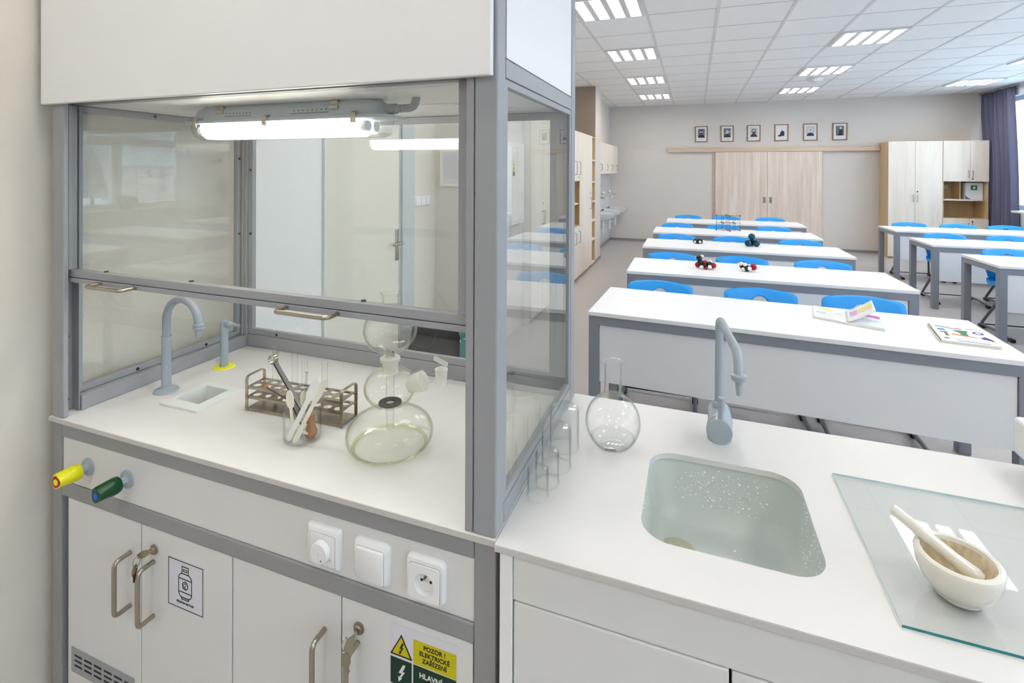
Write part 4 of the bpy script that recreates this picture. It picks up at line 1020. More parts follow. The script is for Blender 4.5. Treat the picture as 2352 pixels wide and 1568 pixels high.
MB().ring_loft([[(a, d, c) for a, c in rrect(-.574 - .0325, -.574 + .0305, .8115 - .0325, .8115 + .0325, .005, 5)] for d in (yp - .0102, yp - .0108)]).obj('joint', 'gap', t)
MB().ring_loft([[(a, d + (.003 if c < .8 and d < yp - .013 else 0), c) for a, c in rrect(-.574 - .032 + i_, -.574 + .030 - i_, .8115 - .032 + i_, .8115 + .032 - i_, .005, 5)] for d, i_ in ((yp - .0105, 0), (yp - .0145, 0), (yp - .016, .0015))]).obj('rocker', 'plate', t)
t = plate81('power_socket', 'white round-welled power socket, rightmost of three plates on the hood front', -.457, .012); t['category'] = 'socket'
MB().plate(rrect(-.457 - .0326, -.457 + .0326, .812 - .0326, .812 + .0326, .006, 5), [rrect(-.457 - .0315, -.457 + .0315, .812 - .0315, .812 + .0315, .006, 5)], yp - .0109, yp - .0104, 'xz').obj('joint', 'gap', t)
MB().plate(rrect(-.457 - .036, -.457 + .036, .8155 - .036, .8155 + .036, .006, 5), [rrect(-.457 - .0318, -.457 + .0318, .812 - .0318, .812 + .0318, .006, 5)], yp - .0107, yp - .0103, 'xz').obj('frame_rim', 'plate', t)
b = MB(); b.plate(rrect(-.457 - .032, -.457 + .032, .812 - .032, .812 + .032, .006, 5), [[(-.457 + .0195 * a, .8105 + .0195 * c) for a, c in circ(40)]], yp - .0132, yp - .0108, 'xz'); b.obj('insert', 'plate', t, .0006)
MB().lathe([(.0195, .0130), (.019, .008), (.0185, .0035), (.001, .0035)], (-.457, yp, .8105), 40, 'y').obj('well', 'plate', t)
for dx, dz, m_ in ((-.0095, 0, 'dark'), (.0095, 0, 'dark')): MB().cyl((-.457 + dx, yp - .0034, .8105 + dz), (-.457 + dx, yp - .004, .8105 + dz), .0027, n=14).obj('contact_hole', m_, t)
MB().cyl((-.457, yp - .0035, .8205), (-.457, yp - .0125, .8205), .0024, n=12).obj('earth_pin', 'brass', t)

# lamp under the hood ceiling
t = T('fluorescent_lamp', 'lit grey waterproof fluorescent lamp under the fume hood ceiling', 'lamp', (-.935, 1.0, 1.7285))
def lr(dx0, dx1, y0, y1, z, r): return [(a, c, z) for a, c in rrect(-1.297 + dx0, -.652 - dx1, y0, y1, r, 6)]
b = MB(); b.ring_loft([lr(0, 0, .950, 1.052, 1.683, .03), lr(0, 0, .950, 1.052, 1.690, .03), lr(.02, .02, .957, 1.045, 1.6905, .03), lr(.028, .03, .963, 1.04, 1.716, .03), lr(.045, .045, .972, 1.03, 1.7275, .025)])
hb = b.obj('housing', 'lampbody', t)
b = MB(); b.ring_loft([lr(.012, .012, .956, 1.046, 1.6825, .028), lr(.014, .014, .957, 1.045, 1.667, .028), lr(.022, .022, .962, 1.040, 1.650, .026), lr(.04, .04, .975, 1.027, 1.641, .02)], False, True)
b.obj('cover', 'lampclear', t)
for y in (.985, 1.018): MB().cyl((-1.24, y, 1.672), (-.745, y, 1.672), .010, n=20).obj('tube', 'plate', t)
MB().ring_loft([[(x, y, zz) for y, zz in ((.9605, 1.6815), (.9615, 1.667), (.967, 1.652), (.98, 1.6435), (1.022, 1.6435), (1.035, 1.652), (1.0405, 1.667), (1.0415, 1.6815))] for x in (-1.235, -.75)]).obj('diffuser', 'lamptube', t)
for y in (.985, 1.018):
    MB().cyl((-.745, y, 1.667), (-.72, y, 1.667), .0125, n=20).cyl((-1.262, y, 1.667), (-1.24, y, 1.667), .0125, n=20).obj('tube_socket', 'plate', t)
for x in (-1.24, -1.0, -.735):
    MB().tube([(x, .9485, 1.672), (x, .9465, 1.682), (x, .9475, 1.694), (x, .957, 1.699)], .0012, 6).xform(Matrix.Translation((x, 0, 0)) @ Matrix.Diagonal((7, 1, 1, 1)) @ Matrix.Translation((-x, 0, 0))).obj('clip', 'nickel', t)
for x in (-1.165, -.80):
    MB().box(x - .013, x + .013, .9575, .966, 1.7065, 1.7155).box(x - .010, x + .010, .962, .975, 1.7155, 1.7275).obj('bracket', 'nickel', t, .001)
for xa, xb in ((-1.145, -1.055), (-.925, -.815)):
    b = MB()
    b.box(xa, xb, .9580, .964, 1.6985, 1.7005)
    n_ = 8
    for k in range(n_): b.cyl((xa + (xb - xa) * (k + .5) / n_, .9596, 1.7065), (xa + (xb - xa) * (k + .5) / n_, .966, 1.7065), .0018, n=8)
    b.obj('vent_slots', 'gap', hb)
MB().cyl((-.690, 1.0, 1.706), (-.652, 1.0, 1.706), .0125, n=8).cyl((-.652, 1.0, 1.706), (-.638, 1.0, 1.706), .0095, n=16).obj('cable_gland', 'conduit', t)
cp_ = arc_path([(-.645, 1.0, 1.706), (-.607, 1.0, 1.706), (-.59, .985, 1.7285)], .02, 30)
dn_ = []
for a_, c_ in zip(cp_, cp_[1:]):
    n_ = max(1, int((c_ - a_).length / .0011)); dn_ += [a_.lerp(c_, k / n_) for k in range(n_)]
cp_ = dn_ + [cp_[-1]]; acc_ = 0; rr_ = []
for k, p_ in enumerate(cp_):
    acc_ += (p_ - cp_[k - 1]).length if k else 0
    rr_.append(.0086 + .0012 * math.sin(acc_ * 2 * PI / .0045))
MB().tube(cp_, rr_, 14).obj('corrugated_conduit', 'conduit', t)

# ---------------------------------------------------------------- taps and cup sink inside the hood
t = T('gooseneck_tap', 'grey gooseneck lab tap beside the small white cup sink', 'tap', (-1.423, 1.004, ZW))
MB().lathe([(.032, 0.0), (.031, .004), (.014, .010), (.012, .012)], (-1.423, 1.004, ZW), 32, cap0=True, cap1=True).obj('flange', 'taps', t)
MB().cyl((-1.423, 1.004, ZW + .008), (-1.423, 1.004, 1.0815), .0122, n=24).lathe([(.0122, 0), (.013, .002), (.0122, .004)], (-1.423, 1.004, 1.0795), 24).obj('column', 'taps', t)
A_ = [(-1.423, 1.004, 1.08), (-1.423, 1.004, 1.128)]
for k in range(1, 19):
    a = PI - PI * .97 * k / 18; A_.append((-1.359 + .064 * math.cos(a), 1.004, 1.128 + .066 * math.sin(a)))
A_.append((-1.2945, 1.004, 1.122))
MB().tube(A_, .0106, 20).obj('spout', 'taps', t)
MB().lathe([(.0106, 0), (.0148, -.003), (.0152, -.007), (.0135, -.010), (.0150, -.011), (.0140, -.016), (.008, -.019), (.0085, -.022), (.0075, -.025), (.0080, -.028), (.0070, -.031), (.0076, -.034), (.0065, -.040), (.005, -.041)], (-1.2945, 1.004, 1.134), 24, cap0=True, cap1=True).obj('hose_nozzle', 'taps', t)
t = T('gas_tap', 'short grey gas tap on a yellow flange at the back of the hood', 'gas tap', (-1.421, 1.19, ZW))
MB().lathe([(.0325, 0), (.031, .0035), (.013, .004)], (-1.421, 1.19, ZW), 32, cap0=True, cap1=True).obj('flange', 'yellowflange', t)
MB().cyl((-1.421, 1.19, ZW + .003), (-1.421, 1.19, 1.068), .0122, n=24).sphere((-1.421, 1.19, 1.065), .0124, 16).obj('column', 'taps', t)
MB().lathe([(.010, 0), (.010, .012), (.0108, .014), (.0108, .02), (.0075, .024), (.0045, .055), (.0055, .057), (.0045, .06), (.002, .06)], (-1.415, 1.19, 1.0645), 20, 'x', cap0=True).obj('nozzle', 'taps', t)
t = T('cup_sink', 'small square white cup sink set into the hood worktop', 'sink', (-1.287, 1.01, ZW))
ox0, ox1, oy0, oy1 = -1.358, -1.2165, .938, 1.081; ix0, ix1, iy0, iy1 = -1.338, -1.249, .969, 1.061
def rc(x0, x1, y0, y1, z): return [(x0, y0, z), (x1, y0, z), (x1, y1, z), (x0, y1, z)]
MB().ring_loft([rc(ox0, ox1, oy0, oy1, ZW + .0003), rc(ox0, ox1, oy0, oy1, ZW + .006), rc(ix0, ix1, iy0, iy1, ZW + .006), rc(ix0 + .004, ix1 - .004, iy0 + .004, iy1 - .004, ZW - .09)], False, True).obj('basin', 'cupsink', t, .0012, smooth=False)

# ---------------------------------------------------------------- test tube rack
RA = math.radians(2.6); RC = Vector((-.9625, 1.0325, ZW))
def rk(u, v, z=0): return (RC.x + u * math.cos(RA) - v * math.sin(RA), RC.y + u * math.sin(RA) + v * math.cos(RA), ZW + z)
RM = Matrix.Translation(RC) @ Matrix.Rotation(RA, 4, 'Z')
rack = T('test_tube_rack', 'tarnished metal test tube rack with two rows of holes', 'test tube rack', RC)
L2, W2 = .147, .029
holes = [[(u + .0112 * a, v + .0102 * c) for a, c in circ(18)] for u in [-.127 + .03175 * k for k in range(9)] for v in (-.0145, .0145)]
for zz in (.0385, .0640):
    b = MB().plate([(-L2, -W2), (L2, -W2), (L2, W2), (-L2, W2)], holes, zz - .0007, zz + .0007)
    b.box(-L2, L2, -W2, -W2 + .0012, zz - .006, zz).box(-L2, L2, W2 - .0012, W2, zz - .006, zz)
    b.xform(RM).obj('shelf', 'steelrack', rack, smooth=False)
MB().box(-L2, L2, -W2, W2, .006, .0075).box(-L2, L2, -W2, -W2 + .0012, .0005, .006).box(-L2, L2, W2 - .0012, W2, .0005, .006).xform(RM).obj('base_plate', 'steelrack', rack, smooth=False)
for s in (-1, 1):
    pth = arc_path([(0, -W2 - .0012, .0005), (0, -W2 - .0012, .091), (0, W2 + .0012, .091), (0, W2 + .0012, .0005)], .012, 6)
    b = MB(); r0, r1 = [], []
    u0 = s * L2 - .0045
    n = len(pth)
    # strip bent into an arch
    ring_o = [(Vector((u0, p.y, p.z)), Vector((u0 + .009, p.y, p.z))) for p in pth]
    cen = Vector((0, 0, .03))
    rings = []
    for i, p in enumerate(pth):
        if i == 0: d = pth[1] - pth[0]
        elif i == n - 1: d = pth[-1] - pth[-2]
        else: d = pth[i + 1] - pth[i - 1]
        d.normalize(); nn = Vector((0, -d.z, d.y)) * .0008
        rings.append([Vector((u0, p.y, p.z)) - nn, Vector((u0 + .009, p.y, p.z)) - nn, Vector((u0 + .009, p.y, p.z)) + nn, Vector((u0, p.y, p.z)) + nn])
    b.ring_loft(rings).xform(RM).obj('end_strap', 'steelrack', rack, smooth=False)
def tube(lab, u, v, top, liq=None, dt=(0, 0)):
    base = Vector(rk(u, v, .0085)); tp = Vector(rk(u + dt[0], v + dt[1], top))
    ax = (tp - base).normalized(); ex = ax.cross(Vector((0, 1, 0))).normalized(); ey = ax.cross(ex)
    L = (tp - base).length; r = .0076
    t = T('test_tube', lab, 'test tube', tuple(base), 'test tubes in the rack')
    pr = [(.0002, 0), (r * .5, r * .14), (r * .87, r * .5), (r, r)] + [(r, L * k / 6) for k in range(1, 6)] + [(r, L - .003), (r * 1.22, L - .0006), (r * 1.2, L), (r * .9, L - .0006), (r * .88, L - .004)] + [(r * .88, L * .5), (r * .88, r), (r * .7, r * .5), (.0002, r * .14)]
    MB().lathe(pr, base, 20, (ex, ey, ax)).obj('glass', 'labglass', t)
    if liq:
        pr = [(.0002, r * .2), (r * .7, r * .55), (r * .84, r), (r * .84, L * liq), (.0002, L * liq)]
        MB().lathe(pr, base, 16, (ex, ey, ax)).obj('liquid', 'yliq', t)
    return t
tube('tallest test tube with yellowish residue, leftmost in the rack', -.0953, .0145, .163, .10)
MB().lathe([(.0071, 0), (.0071, .028)], rk(-.0953, .0145, .115), 16).obj('yellow_stain', 'yliq', [o for o in bpy.data.objects if o.name.startswith('test_tube') and o.get('label', '').startswith('tallest')][0])
tube('clean tall test tube, second from left in the rack', -.0318, .0145, .163)
tube('clean shorter test tube, third from left in the rack', .0, .0145, .134)
tube('clean shorter test tube at the right of the rack', .0635, .0145, .135)

# ---------------------------------------------------------------- beaker with spatulas
bx, by = -.871, .94
t = T('beaker', 'glass beaker filled with ivory spoons in front of the test tube rack', 'beaker', (bx, by, ZW))
ro, h = .0425, .077
MB().lathe([(.0002, .0005), (ro - .006, .0005), (ro - .001, .003), (ro, .007), (ro, h - .006), (ro + .003, h), (ro + .0022, h + .0012), (ro - .0018, h - .004), (ro - .0018, .008), (ro - .007, .0035), (.0002, .0035)], (bx, by, ZW), 48).obj('glass', 'labglass', t)
MB().tube([(bx - ro + .003, by, ZW + h - .010), (bx - ro - .005, by - .001, ZW + h - .001), (bx - ro - .013, by - .002, ZW + h + .0035)], [.0035, .007, .0045], 12, False).obj('spout', 'labglass', t)
def spoon(name, lab, foot, top, wdt, blen, mat, nrm=(0, -1, .2), hw=.0042, bottom=None):
    foot, top = Vector(foot), Vector(top); ax = (top - foot).normalized(); nz = Vector(nrm); sd_ = ax.cross(nz).normalized(); nz = sd_.cross(ax).normalized()
    L = (top - foot).length; rings = []
    K = 26
    for k in range(K + 1):
        u = L * k / K; s = u - (L - blen)
        if s > 0:
            q_ = s / blen; w_ = max(hw, wdt * (math.sin(PI * min(.999, .14 + .86 * q_)) ** .45)); dish = .0035 * math.sin(PI * q_)
        else: w_, dish = hw * (1 + .35 * max(0, (1 - u / (L * .35)))), 0
        if bottom and u < bottom[1]: w_ = max(w_, bottom[0] * math.sin(PI * min(.97, .1 + u / bottom[1] * .8)) ** .5)
        if k == K: w_ *= .3
        if k == 0: w_ *= .5
        c = foot + ax * u
        rings.append([c - sd_ * w_ - nz * .0006, c - nz * (.0012 + dish), c + sd_ * w_ - nz * .0006, c + sd_ * w_ + nz * .0006, c + nz * (.001 - dish * .8), c - sd_ * w_ + nz * .0006])
    t_ = T(name, lab, 'spoon' if 'spoon' in name else 'spatula', tuple(foot))
    MB().ring_loft(rings).obj('shaft_and_bowl', mat, t_)
zb = ZW + .006
spoon('plastic_spoon', 'ivory plastic spoon with small bowl, leftmost in the beaker', (-.882, .925, zb), (-.899, .927, 1.040), .0115, .04, 'ivory')
spoon('plastic_spoon', 'ivory plastic spoon with small bowl behind the glass rod in beaker', (-.886, .955, zb), (-.874, .950, 1.034), .0125, .036, 'ivory')
spoon('plastic_spatula', 'long white plastic spatula with big bowl, front of the beaker', (-.887, .911, zb), (-.815, .930, 1.078), .0125, .055, 'whitepl', (.1, -1, .1), .0058, (.0075, .035))
spoon('plastic_spatula', 'long ivory spatula seen edge-on behind the white one in beaker', (-.866, .909, zb), (-.809, .947, 1.072), .0105, .055, 'ivory', (.97, -.45, .1), .005, (.0075, .04))
t = T('glass_rod', 'thin glass stirring rod with round tip standing in the beaker', 'glass rod', (-.874, .93, zb))
MB().cyl((-.872, .936, zb), (-.8545, .936, 1.086), .0022, n=14).sphere((-.8545, .936, 1.087), .0038, 12).obj('rod', 'rodglass', t)
MB().sphere((-.8545, .936, 1.0885), .0028, 12).obj('tip', 'ivory', t)
t = T('brown_bottle_stopper', 'brown glazed round object with white print inside the beaker', 'stopper', (-.848, .945, ZW))
MB().lathe([(.0003, 0), (.009, .0015), (.0138, .008), (.0145, .015), (.0105, .026), (.0075, .036), (.0088, .046), (.0066, .054), (.0003, .056)], (-.849, .944, ZW + .004), 28).obj('glazed_body', 'brown', t)
MB().prism([(-.858, .944), (-.845, .944), (-.845, .949), (-.850, .949), (-.850, .953), (-.858, .953)], .9275, .929, 'xz').obj('white_print', 'plate', t)
t = T('deflagrating_spoon', 'thin rod with rusty spoon tip leaning out left of the beaker', 'spoon', (-.9, .94, zb))
MB().tube([(-.868, .945, zb + .004), (-.913, .945, ZW + .079), (-.985, .945, 1.025)], .0017, 8).obj('rod', 'rod', t)
MB().sphere((-.990, .945, 1.029), .0068, 12, .6).obj('spoon_tip', 'brown', t)
t = T('test_tube_holder', 'folded steel test tube holder with a ring end leaning in the beaker', 'clamp', (-.9, .955, zb))
f_, e_ = Vector((-.855, .962, zb + .002)), Vector((-.978, .962, 1.083))
ax = (e_ - f_).normalized(); nz = Vector((0, 1, 0)); sd_ = ax.cross(nz).normalized()
for o_ in (-.0028, .0028):
    MB().ring_loft([[p + sd_ * a + nz * c + sd_ * o_ for a, c in ((-.0007, -.005), (.0007, -.005), (.0007, .005), (-.0007, .005))] for p in (f_ + ax * 0, e_)]).obj('arm', 'steel', t, smooth=False)
cc_ = e_ + ax * .009
for r_ in (.0112,):
    rings = []
    for k in range(33):
        a = 2 * PI * k / 32; d = ax * math.cos(a) + sd_ * math.sin(a)
        rings.append([cc_ + d * (r_ - .0006) - nz * .005, cc_ + d * (r_ + .0006) - nz * .005, cc_ + d * (r_ + .0006) + nz * .005, cc_ + d * (r_ - .0006) + nz * .005])
    MB().ring_loft(rings, False, False).obj('ring', 'steel', t)

# ---------------------------------------------------------------- gas generator
kx, ky = -.657, .984
t = T('gas_generator', 'three-bulb glass gas generator with stopcock standing in the fume hood', 'gas generator', (kx, ky, ZW))
def smooth_profile(pr, n=4):
    P_ = [Vector(p) for p in pr]; out = []
    for i in range(len(P_) - 1):
        a, b_, c, d = P_[max(0, i - 1)], P_[i], P_[i + 1], P_[min(len(P_) - 1, i + 2)]
        for k in range(n):
            u = k / n
            q_ = .5 * ((2 * b_) + (c - a) * u + (2 * a - 5 * b_ + 4 * c - d) * u * u + (3 * b_ - a - 3 * c + d) * u ** 3)
            out.append((max(.0002, q_.x), q_.y))
    return out + [tuple(P_[-1])]
def shell(pr, th):
    pr = smooth_profile(pr) if len(pr) > 5 else pr
    o = list(pr); inn = []
    for i, (r, z) in enumerate(pr):
        a = pr[max(0, i - 1)]; c = pr[min(len(pr) - 1, i + 1)]
        d = Vector((c[0] - a[0], c[1] - a[1]))
        if d.length < 1e-7: d = Vector((0, 1))
        d.normalize(); inn.append((max(.0002, r - th * d.y), z + th * d.x))
    return o + list(reversed(inn))
base = [(.0002, .0012), (.03, .0012), (.06, .0015), (.082, .0045), (.094, .014), (.0992, .030), (.0965, .047), (.085, .062), (.063, .075), (.040, .082), (.026, .0865), (.0215, .092)]
mid = [(.0215, .092), (.030, .0965), (.046, .108), (.0565, .124), (.0592, .136), (.0570, .150), (.048, .165), (.034, .176), (.0205, .183), (.0172, .190), (.0168, .200), (.0172, .2025)]
MB().lathe(shell(base, .0028), (kx, ky, ZW), 56).obj('lower_bulb', 'kippglass', t)
MB().lathe([(.0775, .0062), (.082, .0048), (.0865, .0078), (.0855, .0098), (.081, .0078), (.0775, .0062)], (kx, ky, ZW), 56).obj('base_rim', 'greenrim', t)
MB().lathe(shell(mid, .0024), (kx, ky, ZW), 56).obj('middle_bulb', 'kippglass', t)
MB().lathe([(.0130, .168), (.0165, .170), (.0178, .176), (.0182, .196), (.0225, .1975), (.0232, .205), (.020, .2065), (.0115, .208)], (kx, ky, ZW), 40).obj('ground_joint', 'frost', t)
up = [(.0085, .200), (.0095, .2085), (.012, .213), (.021, .2185), (.039, .228), (.053, .243), (.0602, .261), (.0608, .274), (.0572, .291), (.046, .309), (.032, .3205), (.0215, .3265), (.0195, .332), (.0195, .348), (.0225, .3525), (.0225, .355)]
MB().lathe(shell(up, .0022), (kx, ky, ZW), 56).obj('upper_bulb', 'kippglass', t)
MB().lathe(shell([(.0082, .205), (.0082, .12), (.0074, .06), (.0074, .04)], .0012), (kx, ky, ZW), 24).obj('inner_tube', 'kippglass', t)
MB().lathe([(.011, .099), (.026, .099), (.026, .103), (.011, .103), (.011, .099)], (kx, ky, ZW), 32).obj('rubber_plate', 'rubber', t)
s0, s1 = Vector((kx + .046, ky + .008, ZW + .146)), Vector((kx + .080, ky + .014, ZW + .158))
MB().tube([s0, s0.lerp(s1, .5), s1], [.018, .021, .023], 24).tube([s1, s1 + Vector((.006, .001, .002))], [.021, .013], 24).obj('side_joint', 'frost', t)
k0 = s1 + Vector((.004, .001, .001)); k1 = Vector((kx + .117, ky + .02, ZW + .178))
MB().tube(arc_path([k0, k0 + Vector((.018, .002, .010)), k1], .01, 5), [.0105, .0095, .0085, .0075, .0065, .006, .0055, .0055], 16, False).obj('side_tube', 'kippglass', t)
c_ = Vector((kx + .122, ky + .02, ZW + .165))
MB().lathe([(.0105, -.014), (.0125, .0), (.0135, .014), (.0148, .020), (.0148, .0235), (.011, .024)], c_, 24, cap0=True, cap1=True).obj('stopcock_barrel', 'frost', t)
MB().lathe([(.0055, .024), (.005, .030), (.006, .033)], c_, 16).obj('stopcock_stem', 'kippglass', t)
MB().obox(c_ + Vector((-.002, 0, .040)), (.0185, .0022, .0055), (1, 0, -.35), (0, 1, 0), (.35, 0, 1)).obj('stopcock_handle', 'frost', t, .002)
MB().tube([c_ + Vector((.008, .0, .006)), c_ + Vector((.034, .004, -.004))], .0042, 14, False).obj('outlet_tube', 'kippglass', t)

# ---------------------------------------------------------------- right hand lab counter
CX0, CX1, CY0, CY1 = -.3168, 1.55, .788, 1.402
cn = T('lab_counter', 'white laboratory counter with inset sink to the right of the fume hood', 'counter', (.6, 1.1, 0))
sinkhole = rrect(-.0885, .2065, .8925, 1.1835, .055, 10)
b = MB().plate([(CX0, CY0), (CX1, CY0), (CX1, CY1), (CX0, CY1)], [list(reversed(sinkhole))], ZW - .012, ZW)
w = b.obj('worktop', 'topwhite', cn, smooth=False)
MB().box(CX0 + .0003, CX1, CY0 - .0012, CY0 - .0002, ZW - .0115, ZW - .0008).obj('edge_band', 'edge', w, .0003)
MB().box(-.3095, -.287, CY0 + .006, CY1 - .02, .0, ZW - .0125).obj('side_panel', 'white', cn, .001)
MB().box(-.286, CX1, CY0 + .010, CY0 + .028, .8315, ZW - .0125).obj('drawer_front', 'frontgrey', cn, .001)
for x0, x1 in ((-.285, .0525), (.0565, .70), (.704, 1.52)): MB().box(x0, x1, CY0 + .009, CY0 + .027, .08, .829).obj('door', 'frontgrey', cn, .0025)
MB().box(-.286, CX1, CY0 + .0285, CY0 + .04, .06, .9).box(-.286, CX1, CY1 - .04, CY1 - .03, .06, .9).box(CX1 - .03, CX1 - .005, CY0 + .04, CY1 - .04, .06, .9).box(-.286, CX1, CY0 + .06, CY1 - .04, 0, .06).obj('carcass', 'dark', cn)
# sink
t = T('inset_sink', 'pale green-grey inset sink wet with water drops in the counter', 'sink', (.06, 1.04, .74))
def sr(g, z, r): return [(a, c, z) for a, c in rrect(-.0885 - g, .2065 + g, .8925 - g, 1.1835 + g, r, 10)]
MB().ring_loft([sr(.022, ZW - .0125, .07), sr(.004, ZW - .0125, .058), sr(.002, .875, .058), sr(-.006, .825, .056), sr(-.016, .800, .054), sr(-.034, .787, .05), sr(-.06, .785, .035)], False, True).obj('bowl', 'sinkgrey', t)
MB().lathe([(.036, .7852), (.036, .788), (.03, .7875), (.02, .7858), (.0005, .7858)], (-.027, 1.073, 0), 32).obj('drain', 'drain', t)
b = MB(); R_ = random.Random(5)
for k in range(640):
    s = R_.random(); r = .0008 + .0016 * R_.random() ** 3
    if s < .62:
        z = ZW - .022 - .105 * R_.random() ** .75; off = .002 if z > .875 else (.002 - .008 * (.875 - z) / .05)
        x = -.05 + .235 * R_.random() ** .9; c = (x, 1.1835 + off, z); ax_ = (0, -1, 0)
    elif s < .85:
        z = ZW - .02 - .10 * R_.random(); off = .002 if z > .875 else (.002 - .008 * (.875 - z) / .05)
        c = (.2065 + off, .95 + .19 * R_.random(), z); ax_ = (-1, 0, 0)
    elif s < .92:
        z = ZW - .03 - .08 * R_.random(); c = (-.0885 - (.002 if z > .875 else .002 - .008 * (.875 - z) / .05), .95 + .19 * R_.random(), z); ax_ = (1, 0, 0)
    else: c = (-.03 + .18 * R_.random(), .97 + .15 * R_.random(), .7855); ax_ = (0, 0, 1)
    b.sphere(c, r, 8)
b.obj('water_drops', 'drops', t, kind='stuff')
# mixer tap
t = T('mixer_tap', 'grey angled lab mixer tap with pin lever behind the sink', 'tap', (.06, 1.29, ZW))
MB().lathe([(.027, 0), (.026, .004), (.0215, .008), (.0215, .04)], (.06, 1.285, ZW), 32, cap0=True).obj('pedestal', 'taps', t)
MB().tube([(.06, 1.315, .978), (.06, 1.312, .979), (.06, 1.245, .9825), (.056, 1.21, .985)], [.022, .0255, .027, .027], 32).obj('body', 'taps', t, .002)
MB().tube([(.056, 1.2085, .9853), (.056, 1.19, .987)], [.0275, .0275], 36).obj('lever_hub', 'taps', t, .0025)
MB().cyl((.0585, 1.199, 1.010), (.060, 1.196, 1.062), .0056, .0066, 18).obj('pin_lever', 'taps', t)
MB().lathe([(.0135, 0), (.0135, .016), (.0125, .018), (.0095, .02)], (.0585, 1.275, 1.000), 28, cap0=True, cap1=True).obj('collar', 'taps', t)
MB().tube(arc_path([(.0585, 1.275, 1.015), (.0585, 1.275, 1.215), (.0865, 1.125, 1.190), (.0880, 1.107, 1.148)], .022, 10), .0093, 20).obj('spout', 'taps', t)
MB().lathe([(.0093, 0), (.0150, -.002), (.0155, -.006), (.0138, -.008), (.0148, -.009), (.0140, -.013), (.0075, -.015), (.0078, -.019), (.0066, -.022), (.0072, -.025), (.0060, -.028), (.0066, -.031), (.0055, -.036), (.0058, -.039), (.005, -.043)], (.0881, 1.106, 1.153), 24, cap0=True, cap1=True).obj('hose_nozzle', 'taps', t)
MB().sphere((.0881, 1.106, 1.1085), .0024, 10, 1.3).obj('water_drop', 'water', t)

# glassware on the counter
def inv_beaker(lab, x, y, r, h):
    t = T('upturned_beaker', lab, 'beaker', (x, y, ZW), 'upturned beakers beside the hood')
    w = .0013
    MB().lathe([(r - w, .0006), (r + .0022, .0006), (r + .0018, .002), (r, .004), (r, h - r * .22), (r * .975, h - r * .08), (r * .9, h - .0008), (r * .8, h), (.0002, h), (.0002, h - .0022), (r * .78, h - .0022), (r * .87, h - .003), (r * .95 - w, h - r * .12), (r - w, h - r * .24), (r - w, .0006)], (x, y, ZW), 48).obj('glass', 'labglass', t)
inv_beaker('smallest upturned glass beaker, nearest the counter front', -.2845, .9345, .0207, .057)
inv_beaker('second smallest upturned glass beaker in the row by the hood', -.2795, .9825, .0243, .067)
inv_beaker('second largest upturned glass beaker in the row by the hood', -.2765, 1.0435, .0318, .088)
inv_beaker('largest upturned glass beaker, farthest in the row by the hood', -.2785, 1.1235, .0335, .094)
fx, fy = -.1735, 1.162
t = T('round_flask', 'round-bottom glass flask with tall neck and a little water', 'flask', (fx, fy, ZW))
fp = [(.0002, .001), (.024, .001), (.031, .0025), (.043, .011), (.0545, .027), (.0612, .045), (.0628, .060), (.0608, .076), (.0530, .094), (.0415, .107), (.0300, .116), (.0222, .124), (.0200, .131), (.0196, .140), (.0196, .188), (.0208, .192), (.0238, .1955), (.0240, .1975)]
MB().lathe(shell(fp, .0017), (fx, fy, ZW), 56).obj('glass', 'labglass', t)
MB().lathe([(.0002, .003), (.0235, .003), (.0300, .0045), (.0415, .0125), (.0500, .024), (.0500, .0245), (.0002, .0245)], (fx, fy, ZW), 48).obj('water', 'water', t)
MB().obox((fx + .002, fy - .045, ZW + .016), (.013, .0003, .0035), (1, 0, .1), (0, .8, .5), (0, -.5, .8)).obj('label_patch', 'steelrack', t)
# glass plate, mortar, pestle
t = T('glass_plate', 'square clear glass plate with teal edges lying on the counter', 'glass plate', (.55, 1.03, ZW))
gx0, gx1, gy0, gy1 = .2775, .84, .843, 1.2165
b = MB(); b.box(gx0, gx1, gy0, gy1, ZW + .0006, ZW + .0046)
gp = b.obj('sheet', ['plateglass', 'plateedge', 'plateedge2'], t, smooth=False)
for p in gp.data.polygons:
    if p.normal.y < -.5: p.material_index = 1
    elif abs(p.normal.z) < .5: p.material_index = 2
mx_, my_, mz_ = .3745, .9300, ZW + .005
t = T('mortar', 'ivory porcelain mortar with powder residue standing on the glass plate', 'mortar', (mx_, my_, mz_))
out = [(.0002, .001), (.026, .0), (.0285, .002), (.029, .005), (.036, .012), (.044, .022), (.0500, .036), (.0525, .050), (.0530, .0555), (.0522, .0585), (.0475, .0605), (.0440, .0595)]
inn = [(.0430, .054), (.0405, .042), (.036, .030), (.026, .0215), (.014, .0175), (.0002, .0165)]
MB().lathe(out + inn[:1], (mx_, my_, mz_), 56).obj('bowl', 'porcelain', t)
MB().lathe(inn, (mx_, my_, mz_), 56).obj('worn_inside', 'residue', t)
t = T('pestle', 'ivory porcelain pestle leaning in the mortar', 'pestle', (.40, .93, .95))
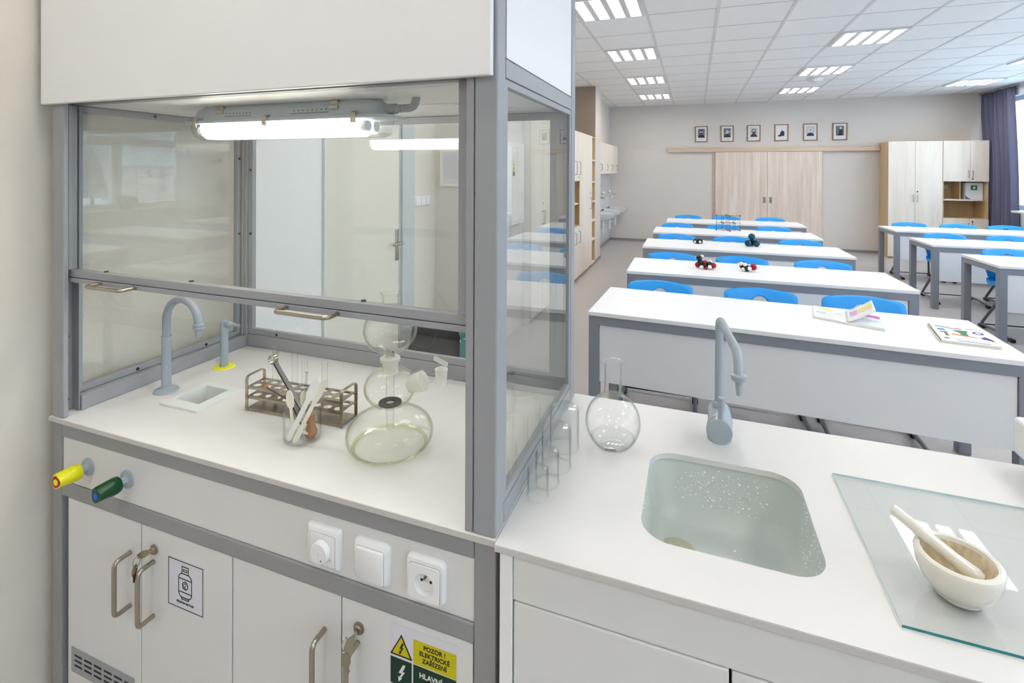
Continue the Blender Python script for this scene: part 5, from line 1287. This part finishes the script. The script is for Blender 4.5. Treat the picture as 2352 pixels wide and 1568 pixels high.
a_, c_ = Vector((.4025, .9255, ZW + .0365)), Vector((.3050, .9675, 1.0195))
d_ = (a_ - c_).normalized()
MB().tube([c_ - d_ * .0015, c_, c_ + d_ * .001, c_ + d_ * .06, a_ - d_ * .035, a_ - d_ * .022, a_ - d_ * .011, a_ - d_ * .003, a_ + d_ * .001], [.0062, .0076, .0082, .0088, .0092, .0108, .0122, .0105, .004], 26).obj('shaft_and_head', 'porcelain', t)
# white device at the far right
t = T('white_device', 'white box-shaped device on a black foot at the counter\'s right end', 'device', (.80, 1.33, ZW))
MB().box(.653, .96, 1.20, 1.39, .956, 1.037).obj('casing', 'plate', t, .008, seg=3)
for x in (.672, .88): MB().box(x, x + .045, 1.32, 1.36, ZW + .001, .956).obj('foot', 'black', t, .003)

# ---------------------------------------------------------------- light
wd = bpy.data.worlds.new('world'); SC.world = wd; wd.use_nodes = True
bg = wd.node_tree.nodes['Background']; bg.inputs[0].default_value = (.57, .78, 1.0, 1); bg.inputs[1].default_value = 3.0
for i, (a, c) in enumerate(OP):
    l = bpy.data.lights.new('daylight_portal', 'AREA'); l.shape = 'RECTANGLE'; l.size = c - a; l.size_y = ZT - ZS; l.cycles.is_portal = True
    o = bpy.data.objects.new('daylight_portal', l); COL.objects.link(o); o.location = (XR + .25, (a + c) / 2, (ZS + ZT) / 2); o.rotation_euler = (PI / 2, 0, PI / 2)
SC.view_settings.view_transform = 'Standard'; SC.view_settings.look = 'None'; SC.view_settings.gamma = 1; SC.view_settings.use_curve_mapping = False
SC.view_settings.exposure = 1.16
SC.cycles.use_denoising = True
SC.cycles.use_adaptive_sampling = True; SC.cycles.adaptive_threshold = .12; SC.cycles.adaptive_min_samples = 16
SC.cycles.max_bounces = 8; SC.cycles.diffuse_bounces = 4; SC.cycles.glossy_bounces = 4; SC.cycles.transmission_bounces = 8; SC.cycles.transparent_max_bounces = 28
SC.cycles.sample_clamp_indirect = 6; SC.cycles.caustics_reflective = False; SC.cycles.caustics_refractive = False
bpy.context.view_layer.update()
